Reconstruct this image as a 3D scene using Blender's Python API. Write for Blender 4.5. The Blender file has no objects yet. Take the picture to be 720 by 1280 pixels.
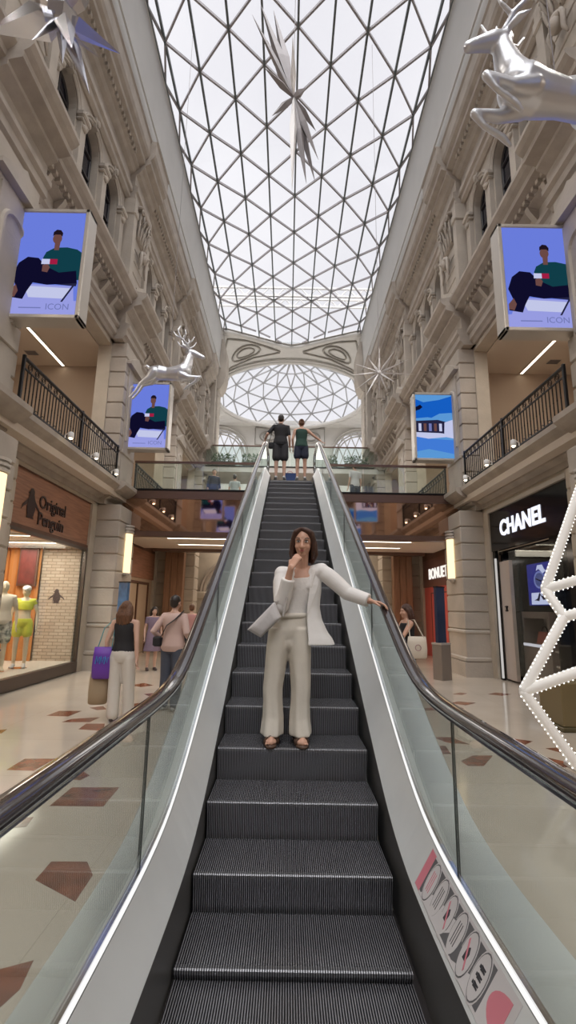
import bpy, bmesh, math, random
from math import sin, cos, pi, radians, exp, log, sqrt
from mathutils import Vector, Matrix
random.seed(7)
SC = bpy.context.scene
COL = SC.collection
V = Vector

# ------------------------------------------------------------------ camera
FPX = 600.0
PITCH = radians(11.3); ROLL = radians(1.0)
CAM = V((-0.055, 0.0, 1.55))
cs, sn = cos(PITCH), sin(PITCH)
cd = bpy.data.cameras.new('camera'); cam = bpy.data.objects.new('camera', cd); COL.objects.link(cam)
cd.sensor_fit = 'VERTICAL'; cd.sensor_height = 36.0; cd.lens = FPX/1280*36.0
cd.clip_start = 0.05; cd.clip_end = 300
cam.matrix_world = Matrix.Translation(CAM) @ Matrix.Rotation(pi/2+PITCH, 4, 'X') @ Matrix.Rotation(ROLL, 4, 'Z')
SC.camera = cam

def ray(px, py):
    dx, dy = px-360.0, py-640.0
    dx0 = dx + ROLL*dy; dy0 = dy - ROLL*dx
    u, v = dx0/FPX, -dy0/FPX
    return V((u, cs - v*sn, sn + v*cs))
def at(px, py, Y=None, Z=None, X=None):
    d = ray(px, py)
    if Y is not None: t = (Y-CAM.y)/d.y
    elif Z is not None: t = (Z-CAM.z)/d.z
    else: t = (X-CAM.x)/d.x
    return CAM + d*t

# ------------------------------------------------------------------ materials
MATS = {}
def srgb(r, g, b):
    f = lambda c: c/12.92 if c <= .04045 else ((c+.055)/1.055)**2.4
    return (f(r/255), f(g/255), f(b/255), 1)
def mat(name, col, rough=.5, metal=0., spec=.5, emit=None, estr=0., noise=0., nscale=8., bump=0., bscale=30., coat=0., stretch=None, col2=None):
    if name in MATS: return MATS[name]
    m = bpy.data.materials.new(name); m.use_nodes = True
    nt = m.node_tree; b = nt.nodes['Principled BSDF']
    b.inputs['Base Color'].default_value = col
    b.inputs['Roughness'].default_value = rough
    b.inputs['Metallic'].default_value = metal
    b.inputs['Specular IOR Level'].default_value = spec
    if coat: b.inputs['Coat Weight'].default_value = coat
    if emit:
        b.inputs['Emission Color'].default_value = emit; b.inputs['Emission Strength'].default_value = estr
    if noise or bump:
        tc = nt.nodes.new('ShaderNodeTexCoord'); mp = nt.nodes.new('ShaderNodeMapping')
        nt.links.new(tc.outputs['Object'], mp.inputs['Vector'])
        if stretch: mp.inputs['Scale'].default_value = stretch
    if noise:
        n = nt.nodes.new('ShaderNodeTexNoise'); n.inputs['Scale'].default_value = nscale; n.inputs['Detail'].default_value = 6
        nt.links.new(mp.outputs['Vector'], n.inputs['Vector'])
        r = nt.nodes.new('ShaderNodeValToRGB')
        c2 = col2 or tuple(c*(1-noise) for c in col[:3])+(1,)
        r.color_ramp.elements[0].color = c2; r.color_ramp.elements[0].position = .32
        r.color_ramp.elements[1].color = tuple(min(1, c*(1+noise*.4)) for c in col[:3])+(1,); r.color_ramp.elements[1].position = .68
        nt.links.new(n.outputs['Fac'], r.inputs['Fac']); nt.links.new(r.outputs['Color'], b.inputs['Base Color'])
    if bump:
        n2 = nt.nodes.new('ShaderNodeTexNoise'); n2.inputs['Scale'].default_value = bscale; n2.inputs['Detail'].default_value = 4
        nt.links.new(mp.outputs['Vector'], n2.inputs['Vector'])
        bp = nt.nodes.new('ShaderNodeBump'); bp.inputs['Strength'].default_value = bump; bp.inputs['Distance'].default_value = .02
        nt.links.new(n2.outputs['Fac'], bp.inputs['Height']); nt.links.new(bp.outputs['Normal'], b.inputs['Normal'])
    MATS[name] = m; return m
def thin_glass(name, tint, gloss_fac, rough=0.0, milk=0.0):
    m = bpy.data.materials.new(name); m.use_nodes = True; nt = m.node_tree; nt.nodes.clear()
    o = nt.nodes.new('ShaderNodeOutputMaterial'); t = nt.nodes.new('ShaderNodeBsdfTransparent'); t.inputs['Color'].default_value = tint
    g = nt.nodes.new('ShaderNodeBsdfGlossy'); g.inputs['Roughness'].default_value = rough; g.inputs['Color'].default_value = (.95, 1, .98, 1)
    lw = nt.nodes.new('ShaderNodeFresnel'); lw.inputs['IOR'].default_value = 1.45
    ge = nt.nodes.new('ShaderNodeNewGeometry'); ir = nt.nodes.new('ShaderNodeMapRange'); ir.inputs['To Min'].default_value = 1.45; ir.inputs['To Max'].default_value = 1/1.45
    nt.links.new(ge.outputs['Backfacing'], ir.inputs['Value']); nt.links.new(ir.outputs[0], lw.inputs['IOR'])
    ml = nt.nodes.new('ShaderNodeMath'); ml.operation = 'MULTIPLY'; ml.inputs[1].default_value = gloss_fac
    nt.links.new(lw.outputs['Fac'], ml.inputs[0])
    mx = nt.nodes.new('ShaderNodeMixShader'); nt.links.new(ml.outputs[0], mx.inputs['Fac'])
    nt.links.new(t.outputs[0], mx.inputs[1]); nt.links.new(g.outputs[0], mx.inputs[2])
    out = mx.outputs[0]
    if milk:
        d = nt.nodes.new('ShaderNodeBsdfDiffuse'); d.inputs['Color'].default_value = (.75, .82, .8, 1)
        m2 = nt.nodes.new('ShaderNodeMixShader'); m2.inputs['Fac'].default_value = milk
        nt.links.new(out, m2.inputs[1]); nt.links.new(d.outputs[0], m2.inputs[2]); out = m2.outputs[0]
    nt.links.new(out, o.inputs['Surface']); MATS[name] = m; return m
def emis(name, col, s):
    if name in MATS: return MATS[name]
    m = bpy.data.materials.new(name); m.use_nodes = True; nt = m.node_tree; nt.nodes.clear()
    o = nt.nodes.new('ShaderNodeOutputMaterial'); e = nt.nodes.new('ShaderNodeEmission')
    e.inputs['Color'].default_value = col; e.inputs['Strength'].default_value = s
    nt.links.new(e.outputs[0], o.inputs['Surface']); MATS[name] = m; return m

STONE = mat('stone', (.45, .40, .345, 1), .75, noise=.14, nscale=1.6, bump=.25, bscale=18)
STONE_D = mat('stone_trim', (.40, .35, .30, 1), .7, noise=.16, nscale=3, bump=.2, bscale=25)
STONE_G = mat('stone_ground', (.50, .44, .36, 1), .6, noise=.14, nscale=2.2, bump=.15, bscale=20)
PLASTER = mat('plaster', (.60, .58, .55, 1), .7, noise=.05, nscale=2)
FASCIA = mat('gutter_fascia', (.56, .55, .53, 1), .6, noise=.05, nscale=1)
WARM = mat('warm_ceiling', (.62, .54, .46, 1), .7)
ROOM = mat('room_wall', (.46, .37, .29, 1), .7)
DARK = mat('dark_interior', (.03, .025, .025, 1), .5)
BLACK = mat('black_gloss', (.006, .006, .008, 1), .12)
IRON = mat('wrought_iron', (.012, .011, .012, 1), .4, metal=.4)
STEELR = mat('roof_steel', (.13, .15, .155, 1), .5, metal=.2)
STEELR2 = mat('roof_steel_light', (.33, .31, .32, 1), .5, metal=.2)
STEELD = mat('dome_steel', (.36, .36, .37, 1), .5)
STEEL = mat('brushed_steel', (.78, .81, .82, 1), .36, metal=.2, noise=.05, nscale=3, bump=.04, bscale=3, stretch=(1, 1, 1))
STEELO = mat('outer_steel', (.68, .73, .74, 1), .3, metal=.3, noise=.08, nscale=2)
CHROME = mat('chrome', (.8, .8, .82, 1), .12, metal=1)
SKIRT = mat('skirt_dark', (.13, .13, .13, 1), .4, metal=.3)
RUBBER = mat('handrail_rubber', (.035, .028, .03, 1), .16, coat=1.0)
SILVER = mat('silver_paint', (.66, .67, .70, 1), .36, metal=.7)
SILVER_M = mat('mirror_foil', (.72, .72, .76, 1), .18, metal=1)
STARD = mat('grey_star_paint', (.24, .22, .225, 1), .45, metal=.2)
STARW = mat('white_star_paint', (.68, .66, .65, 1), .4, metal=.1)
BRONZE = mat('bronze_mirror', (.62, .42, .33, 1), .04, metal=1)
BRONZE_D = mat('bronze_trim', (.16, .10, .08, 1), .3, metal=.6)
WOOD = mat('sign_wood', (.34, .165, .10, 1), .45, noise=.3, nscale=5, stretch=(1, .35, 5))
WOOD_D = mat('dark_wood', (.12, .055, .035, 1), .5, noise=.2, nscale=6)
CREAMP = mat('champagne_metal', (.56, .52, .47, 1), .35, metal=.4)
WHITE = mat('white_paint', (.75, .74, .72, 1), .5)
BLUED = mat('dark_blue_panel', (.02, .035, .08, 1), .3)
GLASS_R = thin_glass('roof_glass', (.96, .965, .98, 1), .9)
GLASS_E = thin_glass('escalator_glass', (.93, .965, .955, 1), 1.0, milk=.10)
GLASS_B = thin_glass('bridge_glass', (.88, .93, .90, 1), 1.0, milk=.03)
GLASS_S = thin_glass('shop_glass', (.95, .97, .96, 1), .7)
WINGL = mat('window_glass', (.02, .02, .03, 1), .08)
GASKET = mat('joint_gasket', (.03, .04, .04, 1), .5)
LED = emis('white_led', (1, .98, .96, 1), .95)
LEDW = emis('warm_led', (1, .86, .68, 1), 5.0)
LAMPW = emis('lamp_glow', (1, .74, .42, 1), 1.6)
BULB = emis('bulb_glow', (1, .85, .6, 1), 12)

# ------------------------------------------------------------------ mesh builder
class MB:
    def __init__(s): s.v = []; s.f = []
    def add(s, vs, fs):
        n = len(s.v); s.v += [tuple(p) for p in vs]; s.f += [tuple(i+n for i in f) for f in fs]; return s
    def box(s, a, b):
        x0, y0, z0 = (min(a[i], b[i]) for i in range(3)); x1, y1, z1 = (max(a[i], b[i]) for i in range(3))
        return s.add([(x0, y0, z0), (x1, y0, z0), (x1, y1, z0), (x0, y1, z0), (x0, y0, z1), (x1, y0, z1), (x1, y1, z1), (x0, y1, z1)],
                     [(0, 3, 2, 1), (4, 5, 6, 7), (0, 1, 5, 4), (1, 2, 6, 5), (2, 3, 7, 6), (3, 0, 4, 7)])
    def bbox(s, a, b, c=.01):   # chamfered box
        x0, y0, z0 = (min(a[i], b[i]) for i in range(3)); x1, y1, z1 = (max(a[i], b[i]) for i in range(3))
        def ring(z, k): return [(x0+k+c, y0+k, z), (x1-k-c, y0+k, z), (x1-k, y0+k+c, z), (x1-k, y1-k-c, z), (x1-k-c, y1-k, z), (x0+k+c, y1-k, z), (x0+k, y1-k-c, z), (x0+k, y0+k+c, z)]
        rs = [ring(z0, c), ring(z0+c, 0), ring(z1-c, 0), ring(z1, c)]
        return s.rings(rs, True)
    def rings(s, rs, cap=True, closed=True):
        n = len(rs[0]); vs = [p for r in rs for p in r]; fs = []
        for i in range(len(rs)-1):
            for j in range(n if closed else n-1):
                k = (j+1) % n; fs.append((i*n+j, i*n+k, (i+1)*n+k, (i+1)*n+j))
        if cap: fs.append(tuple(range(n-1, -1, -1))); fs.append(tuple((len(rs)-1)*n+j for j in range(n)))
        return s.add(vs, fs)
    def prism(s, pts, d, axis=None):   # closed polygon pts (3D) extruded by vector d
        d = V(d); return s.rings([[V(p) for p in pts], [V(p)+d for p in pts]], True)
    def tube(s, pts, r, n=8, cap=True, squash=None):
        pts = [V(p) for p in pts]; R = r if isinstance(r, (list, tuple)) else [r]*len(pts)
        rs = []; up = None
        for i, p in enumerate(pts):
            a = pts[max(0, i-1)]; b = pts[min(len(pts)-1, i+1)]; t = (b-a)
            if t.length < 1e-9: t = V((0, 0, 1))
            t.normalize()
            if up is None: up = V((0, 0, 1)) if abs(t.z) < .9 else V((1, 0, 0))
            e1 = t.cross(up); 
            if e1.length < 1e-6: e1 = t.orthogonal()
            e1.normalize(); e2 = e1.cross(t).normalized(); up = e2
            q = squash or 1
            rs.append([p + e1*R[i]*cos(2*pi*k/n) + e2*R[i]*q*sin(2*pi*k/n) for k in range(n)])
        return s.rings(rs, cap)
    def cap_chain(s, pts, r, n=10):   # tapered tube with round ends
        pts = [V(p) for p in pts]; r = list(r) if isinstance(r, (list, tuple)) else [r]*len(pts)
        a = (pts[0]-pts[1]).normalized(); b = (pts[-1]-pts[-2]).normalized()
        P = [pts[0]+a*r[0]*k for k in (.98, .8, .5)]+pts+[pts[-1]+b*r[-1]*k for k in (.5, .8, .98)]
        Rr = [r[0]*.2, r[0]*.6, r[0]*.866]+r+[r[-1]*.866, r[-1]*.6, r[-1]*.2]
        return s.tube(P, Rr, n)
    def ell(s, c, rad, n=14, m=9, rot=None):
        c = V(c); rs = []
        for i in range(m+1):
            th = pi*(i+.0)/m; th = min(max(th, .06), pi-.06)
            ring = []
            for k in range(n):
                p = V((rad[0]*sin(th)*cos(2*pi*k/n), rad[1]*sin(th)*sin(2*pi*k/n), -rad[2]*cos(th)))
                if rot: p = rot @ p
                ring.append(c+p)
            rs.append(ring)
        return s.rings(rs, True)
    def lathe(s, prof, c, n=16, axis='Z'):
        rs = []
        for r, h in prof:
            if axis == 'Z': rs.append([(c[0]+r*cos(2*pi*k/n), c[1]+r*sin(2*pi*k/n), c[2]+h) for k in range(n)])
            elif axis == 'Y': rs.append([(c[0]+r*cos(2*pi*k/n), c[1]+h, c[2]+r*sin(2*pi*k/n)) for k in range(n)])
            else: rs.append([(c[0]+h, c[1]+r*cos(2*pi*k/n), c[2]+r*sin(2*pi*k/n)) for k in range(n)])
        return s.rings(rs, True)
    def extr(s, prof, y0, y1, sgn=1):   # closed (x,z) profile extruded along Y
        return s.rings([[(sgn*x, y0, z) for x, z in prof], [(sgn*x, y1, z) for x, z in prof]], True)
    def torus(s, c, R, r, ax=0, n=20, m=6, a0=0, a1=2*pi):
        c = V(c); pts = []
        for i in range(n+1):
            a = a0+(a1-a0)*i/n
            if ax == 0: p = V((0, R*cos(a), R*sin(a)))
            elif ax == 1: p = V((R*cos(a), 0, R*sin(a)))
            else: p = V((R*cos(a), R*sin(a), 0))
            pts.append(c+p)
        return s.tube(pts, r, m)
    def ellc(s, c, rx, rz, r, y=None, n=24, m=6):
        return s.tube([(c[0]+rx*cos(2*pi*i/n), c[1], c[2]+rz*sin(2*pi*i/n)) for i in range(n+1)], r, m)
    def build(s, name, m, parent=None, smooth=False, fixn=True):
        me = bpy.data.meshes.new(name); me.from_pydata(s.v, [], s.f); me.materials.append(m)
        if fixn:
            bm = bmesh.new(); bm.from_mesh(me); bmesh.ops.recalc_face_normals(bm, faces=bm.faces); bm.to_mesh(me); bm.free()
        if smooth: me.shade_smooth()
        o = bpy.data.objects.new(name, me); COL.objects.link(o)
        if parent:
            o.parent = parent
            o.matrix_parent_inverse = parent_inv(parent)
        return o
def parent_inv(p):
    M = local_world(p); return M.inverted()
def local_world(o):
    M = o.matrix_basis.copy()
    if o.parent: M = local_world(o.parent) @ o.matrix_parent_inverse @ M
    return M
def empty(name, loc=(0, 0, 0)):
    o = bpy.data.objects.new(name, None); COL.objects.link(o); o.location = loc; o.empty_display_size = .2; return o
def tag(o, label=None, cat=None, group=None, kind=None):
    if label: o['label'] = label
    if cat: o['category'] = cat
    if group: o['group'] = group
    if kind: o['kind'] = kind
    return o
def struct(o): o['kind'] = 'structure'; return o
def thing(name, loc, label, cat, group=None): return tag(empty(name, loc), label, cat, group)
def kids(o): return [c for c in bpy.data.objects if c.parent == o]
def copy_tree(o, parent=None, off=None):
    c = o.copy(); COL.objects.link(c)
    if parent: c.parent = parent
    for ch in kids(o): copy_tree(ch, c)
    return c
def text_mesh(name, txt, size, origin, ux, uz, m, parent, ext=.015, bold=0., space=1.0, align='LEFT', shear=0):
    cu = bpy.data.curves.new('t', 'FONT'); cu.body = txt; cu.size = size; cu.extrude = ext; cu.offset = bold; cu.space_character = space; cu.align_x = align; cu.shear = shear
    cu.resolution_u = 3
    to = bpy.data.objects.new('t', cu); COL.objects.link(to); bpy.context.view_layer.update()
    me = bpy.data.meshes.new_from_object(to.evaluated_get(bpy.context.evaluated_depsgraph_get()))
    bpy.data.objects.remove(to); bpy.data.curves.remove(cu)
    ux = V(ux); uz = V(uz); n = ux.cross(uz)
    M = Matrix(((ux.x, uz.x, n.x, origin[0]), (ux.y, uz.y, n.y, origin[1]), (ux.z, uz.z, n.z, origin[2]), (0, 0, 0, 1)))
    me.transform(M); me.materials.clear(); me.materials.append(m)
    o = bpy.data.objects.new(name, me); COL.objects.link(o)
    if parent: o.parent = parent; o.matrix_parent_inverse = parent_inv(parent)
    return o
def area(name, loc, rot, sx, sy, power, col=(1, 1, 1)):
    l = bpy.data.lights.new(name, 'AREA'); l.shape = 'RECTANGLE'; l.size = sx; l.size_y = sy; l.energy = power; l.color = col
    o = bpy.data.objects.new(name, l); COL.objects.link(o); o.location = loc; o.rotation_euler = rot; return o

# ------------------------------------------------------------------ world: bright overcast sky
w = bpy.data.worlds.new('sky'); SC.world = w; w.use_nodes = True
nt = w.node_tree; bg = nt.nodes['Background']
tc = nt.nodes.new('ShaderNodeTexCoord'); nz = nt.nodes.new('ShaderNodeTexNoise'); nz.inputs['Scale'].default_value = 2.2; nz.inputs['Detail'].default_value = 3
rp = nt.nodes.new('ShaderNodeValToRGB'); rp.color_ramp.elements[0].color = (.80, .79, .84, 1); rp.color_ramp.elements[1].color = (.95, .94, .97, 1)
rp.color_ramp.elements[0].position = .35; rp.color_ramp.elements[1].position = .65
nt.links.new(tc.outputs['Generated'], nz.inputs['Vector']); nt.links.new(nz.outputs['Fac'], rp.inputs['Fac']); nt.links.new(rp.outputs['Color'], bg.inputs['Color'])
bg.inputs['Strength'].default_value = SKY = .96

SC.view_settings.view_transform = 'Standard'; SC.view_settings.look = 'None'; SC.view_settings.gamma = 1; SC.view_settings.use_curve_mapping = False
SC.view_settings.exposure = 0.12
SC.cycles.use_denoising = True; SC.cycles.max_bounces = 10; SC.cycles.diffuse_bounces = 5; SC.cycles.glossy_bounces = 5; SC.cycles.transparent_max_bounces = 24; SC.cycles.sample_clamp_indirect = 8
SC.cycles.caustics_reflective = False; SC.cycles.caustics_refractive = False
sl = bpy.data.lights.new('sun', 'SUN'); sl.energy = 4.8; sl.angle = radians(70); sl.color = (1, .985, .97)
so = bpy.data.objects.new('sun', sl); COL.objects.link(so); so.rotation_euler = (radians(28), 0, 0)
# ------------------------------------------------------------------ floor
Y0, Y1 = -12.0, 26.0
FLOOR_M = mat('cream_marble', (.60, .52, .43, 1), .10, noise=.10, nscale=.9)
fl = MB().box((-13, Y0, -.2), (13, 46, 0)).build('floor', FLOOR_M); struct(fl)
# slab joints in the marble
def floor_joints():
    nt = FLOOR_M.node_tree; b = nt.nodes['Principled BSDF']
    tc = nt.nodes.new('ShaderNodeTexCoord'); br = nt.nodes.new('ShaderNodeTexBrick')
    br.inputs['Scale'].default_value = 1; br.inputs['Brick Width'].default_value = 1.2; br.inputs['Row Height'].default_value = 1.2
    br.inputs['Mortar Size'].default_value = .003; br.offset = 0
    br.inputs['Color1'].default_value = (1, 1, 1, 1); br.inputs['Color2'].default_value = (.96, .96, .95, 1); br.inputs['Mortar'].default_value = (.8, .78, .75, 1)
    nt.links.new(tc.outputs['Object'], br.inputs['Vector'])
    mx = nt.nodes.new('ShaderNodeMix'); mx.data_type = 'RGBA'; mx.blend_type = 'MULTIPLY'; mx.inputs[0].default_value = 1
    src = b.inputs['Base Color'].links[0].from_socket
    nt.links.new(src, mx.inputs[6]); nt.links.new(br.outputs['Color'], mx.inputs[7]); nt.links.new(mx.outputs[2], b.inputs['Base Color'])
floor_joints()
REDM = mat('red_marble', (.26, .085, .045, 1), .12, noise=.45, nscale=7)
inl = MB()
POLY = [[(8,963),(31,949),(69,949),(42,964)],[(62,1008),(90,985),(149,985),(129,1009)],[(44,1101),(64,1078),(109,1078),(116,1095),(94,1128)],
 [(-40,1228),(0,1213),(42,1202),(25,1238),(0,1261)],[(58,895),(74,889),(102,889),(85,896)],[(77,903),(90,899),(125,897),(112,903)],[(98,912),(108,905),(131,905),(129,914)],
 [(83,974),(104,965),(112,970),(100,976)],[(-4,1038),(8,1026),(42,1022),(33,1034)],[(112,885),(129,883),(133,887),(121,888)],[(158,881),(175,879),(183,882),(167,884)],
 [(165,857),(180,854),(192,857),(176,859)],[(180,868),(196,866),(200,870),(188,871)],[(-14,918),(-2,913),(9,912),(2,917)],
 [(529,932),(557,933),(564,943),(535,943)],[(541,922),(564,922),(587,931),(560,929)],[(576,952),(591,945),(616,945),(605,958),(585,958)],[(632,930),(643,924),(666,927),(653,933)],
 [(670,947),(687,948),(716,955),(707,960),(687,955)],[(682,936),(695,935),(712,944),(703,942)],[(562,879),(574,877),(595,879),(582,882)],[(566,868),(575,866),(584,867),(577,869)],
 [(610,868),(620,866),(639,868),(628,870)],[(522,886),(539,885),(545,888),(528,889)],[(560,885),(574,884),(580,886),(566,888)],[(536,872),(546,870),(556,872),(546,874)]]
for pg in POLY:
    inl.prism([at(x, y, Z=-.004) for x, y in pg], (0, 0, .0055))
for k in range(26):   # the same broken pattern carries on beyond the bridge
    x = random.choice((-1, 1))*random.uniform(1.3, 4.0); y = random.uniform(14, 24) if k % 2 else random.uniform(-8, .5); r = random.uniform(.16, .3); a = random.uniform(0, 6)
    inl.prism([(x+r*cos(a+q), y+r*sin(a+q), -.004) for q in (0, 1.2, 2.4, 3.9, 5)], (0, 0, .0055))
o = inl.build('trim_1', REDM); struct(o); o['kind'] = 'structure'

# ------------------------------------------------------------------ facades
PITCHY = 6.05
BAYS = [9.625+PITCHY*k for k in range(-3, 3)]
PIL = [12.65+PITCHY*k for k in range(-4, 3)]
XW = 4.95; XP = 4.32; HP = .63; OA, OB = -1.32, 2.10       # wall plane, pilaster face, half pilaster, half opening
trim_n = [1]; win_n = [0]
def panel_rect(mb, s, y0, y1, z0, z1, oy0, oy1, oz0, oz1, x=XW, t=.3):
    for a, b, c, d in ((y0, oy0, z0, z1), (oy1, y1, z0, z1), (oy0, oy1, oz1, z1), (oy0, oy1, z0, oz0)):
        if b-a > 1e-3 and d-c > 1e-3: mb.box((s*x, a, c), (s*(x+t), b, d))
def arch_pts(yc, r, zs, n=12, zb=None, sz=1.0):
    p = [(yc-r*cos(pi*i/n), zs+sz*r*sin(pi*i/n)) for i in range(n+1)]
    if zb is not None: p = [(yc-r, zb)]+p+[(yc+r, zb)]
    return p
def arch_wall(mb, s, yc, hw, z0, z1, r, zs, zb, x, t):
    top = arch_pts(yc, r, zs); n = len(top)
    for x0 in (x, x+t):
        for (y, z), (y2, z2) in zip(top, top[1:]):
            mb.add([(s*x0, y, z), (s*x0, y2, z2), (s*x0, y2, z1), (s*x0, y, z1)], [(0, 1, 2, 3)])
        mb.add([(s*x0, yc-hw, z0), (s*x0, yc-r, z0), (s*x0, yc-r, z1), (s*x0, yc-hw, z1)], [(0, 1, 2, 3)])
        mb.add([(s*x0, yc+r, z0), (s*x0, yc+hw, z0), (s*x0, yc+hw, z1), (s*x0, yc+r, z1)], [(0, 1, 2, 3)])
        mb.add([(s*x0, yc-r, z0), (s*x0, yc+r, z0), (s*x0, yc+r, zb), (s*x0, yc-r, zb)], [(0, 1, 2, 3)])
    full = [(yc-r, zb)]+top+[(yc+r, zb)]
    for (y, z), (y2, z2) in zip(full, full[1:]+full[:1]):
        mb.add([(s*x, y, z), (s*x, y2, z2), (s*(x+t), y2, z2), (s*(x+t), y, z)], [(0, 1, 2, 3)])
E1 = [(5.3, 4.08), (4.86, 4.08), (4.86, 4.2), (4.74, 4.26), (4.74, 4.36), (4.50, 4.44), (4.42, 4.5), (4.36, 4.56), (4.36, 4.66), (5.3, 4.66)]
E2 = [(5.3, 8.62), (4.88, 8.62), (4.84, 8.7), (4.78, 8.74), (4.78, 8.9), (4.72, 8.96), (4.72, 9.06), (4.84, 9.1), (4.84, 9.42), (4.74, 9.48), (4.66, 9.52), (4.66, 9.6), (4.44, 9.66), (4.44, 9.78), (4.36, 9.84), (4.30, 9.92), (4.30, 10.0), (4.7, 10.08), (4.84, 10.12), (4.84, 10.3), (5.3, 10.3)]
E3 = [(5.3, 13.15), (4.90, 13.15), (4.82, 13.22), (4.82, 13.36), (4.76, 13.4), (4.76, 13.56), (4.86, 13.62), (4.86, 13.98), (4.76, 14.04), (4.70, 14.14), (4.62, 14.18), (4.62, 14.3), (4.46, 14.36), (4.46, 14.5), (4.38, 14.58), (4.34, 14.7), (4.34, 15.1), (4.30, 15.16), (5.3, 15.2)]
def shift(prof, d, lim=5.25): return [((x-d) if x < lim else x, z) for x, z in prof]
def rust(mb, s, x, y0, y1, z0, z1, xb, h=.42, g=.035, ch=.02):
    mb.box((s*(x+g), y0+g, z0), (s*xb, y1-g, z1))
    n = max(1, round((z1-z0)/h)); hh = (z1-z0)/n
    for k in range(n):
        mb.bbox((s*x, y0, z0+k*hh+.012), (s*xb, y1, z0+(k+1)*hh-.012), ch)
def leaf(mb, base, tip, w, t):
    base, tip = V(base), V(tip); pts = [base, base.lerp(tip, .35)+V((t, 0, .02)), base.lerp(tip, .7)+V((t*1.6, 0, .03)), tip+V((t*2.6, 0, .01)), tip+V((t*3.2, 0, -.05))]
    mb.cap_chain(pts, [w*.7, w, w*.8, w*.5, w*.25], 7)
def carving(mb, s, x, yc, z0, z1, hw, seed):
    h = z1-z0; mb.box((s*(x-.02), yc-hw*.8, z0), (s*(x+.2), yc+hw*.8, z1)); mb.bbox((s*(x-.14), yc-hw*1.05, z1-.09), (s*(x+.2), yc+hw*1.05, z1), .03); mb.torus((s*(x+.02), yc, z0+.02), .01, .01, 0, 3, 3)
    for row, (n_, l) in enumerate(((5, .42), (4, .38), (5, .3))):
        for k in range(n_):
            y = yc+hw*.78*(-1+2*k/(n_-1)); zz = z0+h*(.02+.27*row)
            leaf(mb, (s*(x-.01), y, zz), (s*(x-.03-.02*row), y+(y-yc)*.12, zz+h*l), .038, -s*.022)
    for sg in (-1, 1):
        c = V((s*(x-.13), yc+sg*hw*.82, z1-h*.2))
        pts = [c+V((0, -sg*r_*cos(a), r_*sin(a))) for a, r_ in [(q*.5, h*(.13-.009*q)) for q in range(13)]]
        mb.tube(pts, .022, 6); mb.tube([c+V((0, -sg*h*.13, 0)), c+V((0, -sg*h*.16, -h*.2)), c+V((.04*s, -sg*h*.2, -h*.38))], [.024, .022, .012], 6)
def head_relief(mb, s, x, yc, z):
    mb.ell((s*(x-.05), yc, z), (.12, .12, .17)); mb.ell((s*(x-.02), yc, z+.12), (.12, .16, .12)); mb.ell((s*(x-.16), yc, z-.01), (.04, .03, .05), 8, 5)
    for sg in (-1, 1):
        mb.tube([(s*(x-.03), yc+sg*.14, z+.15), (s*(x-.05), yc+sg*.22, z-.02), (s*(x-.03), yc+sg*.17, z-.25), (s*(x-.03), yc+sg*.26, z-.5)], [.04, .05, .045, .02], 7)
walls = {}
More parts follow.
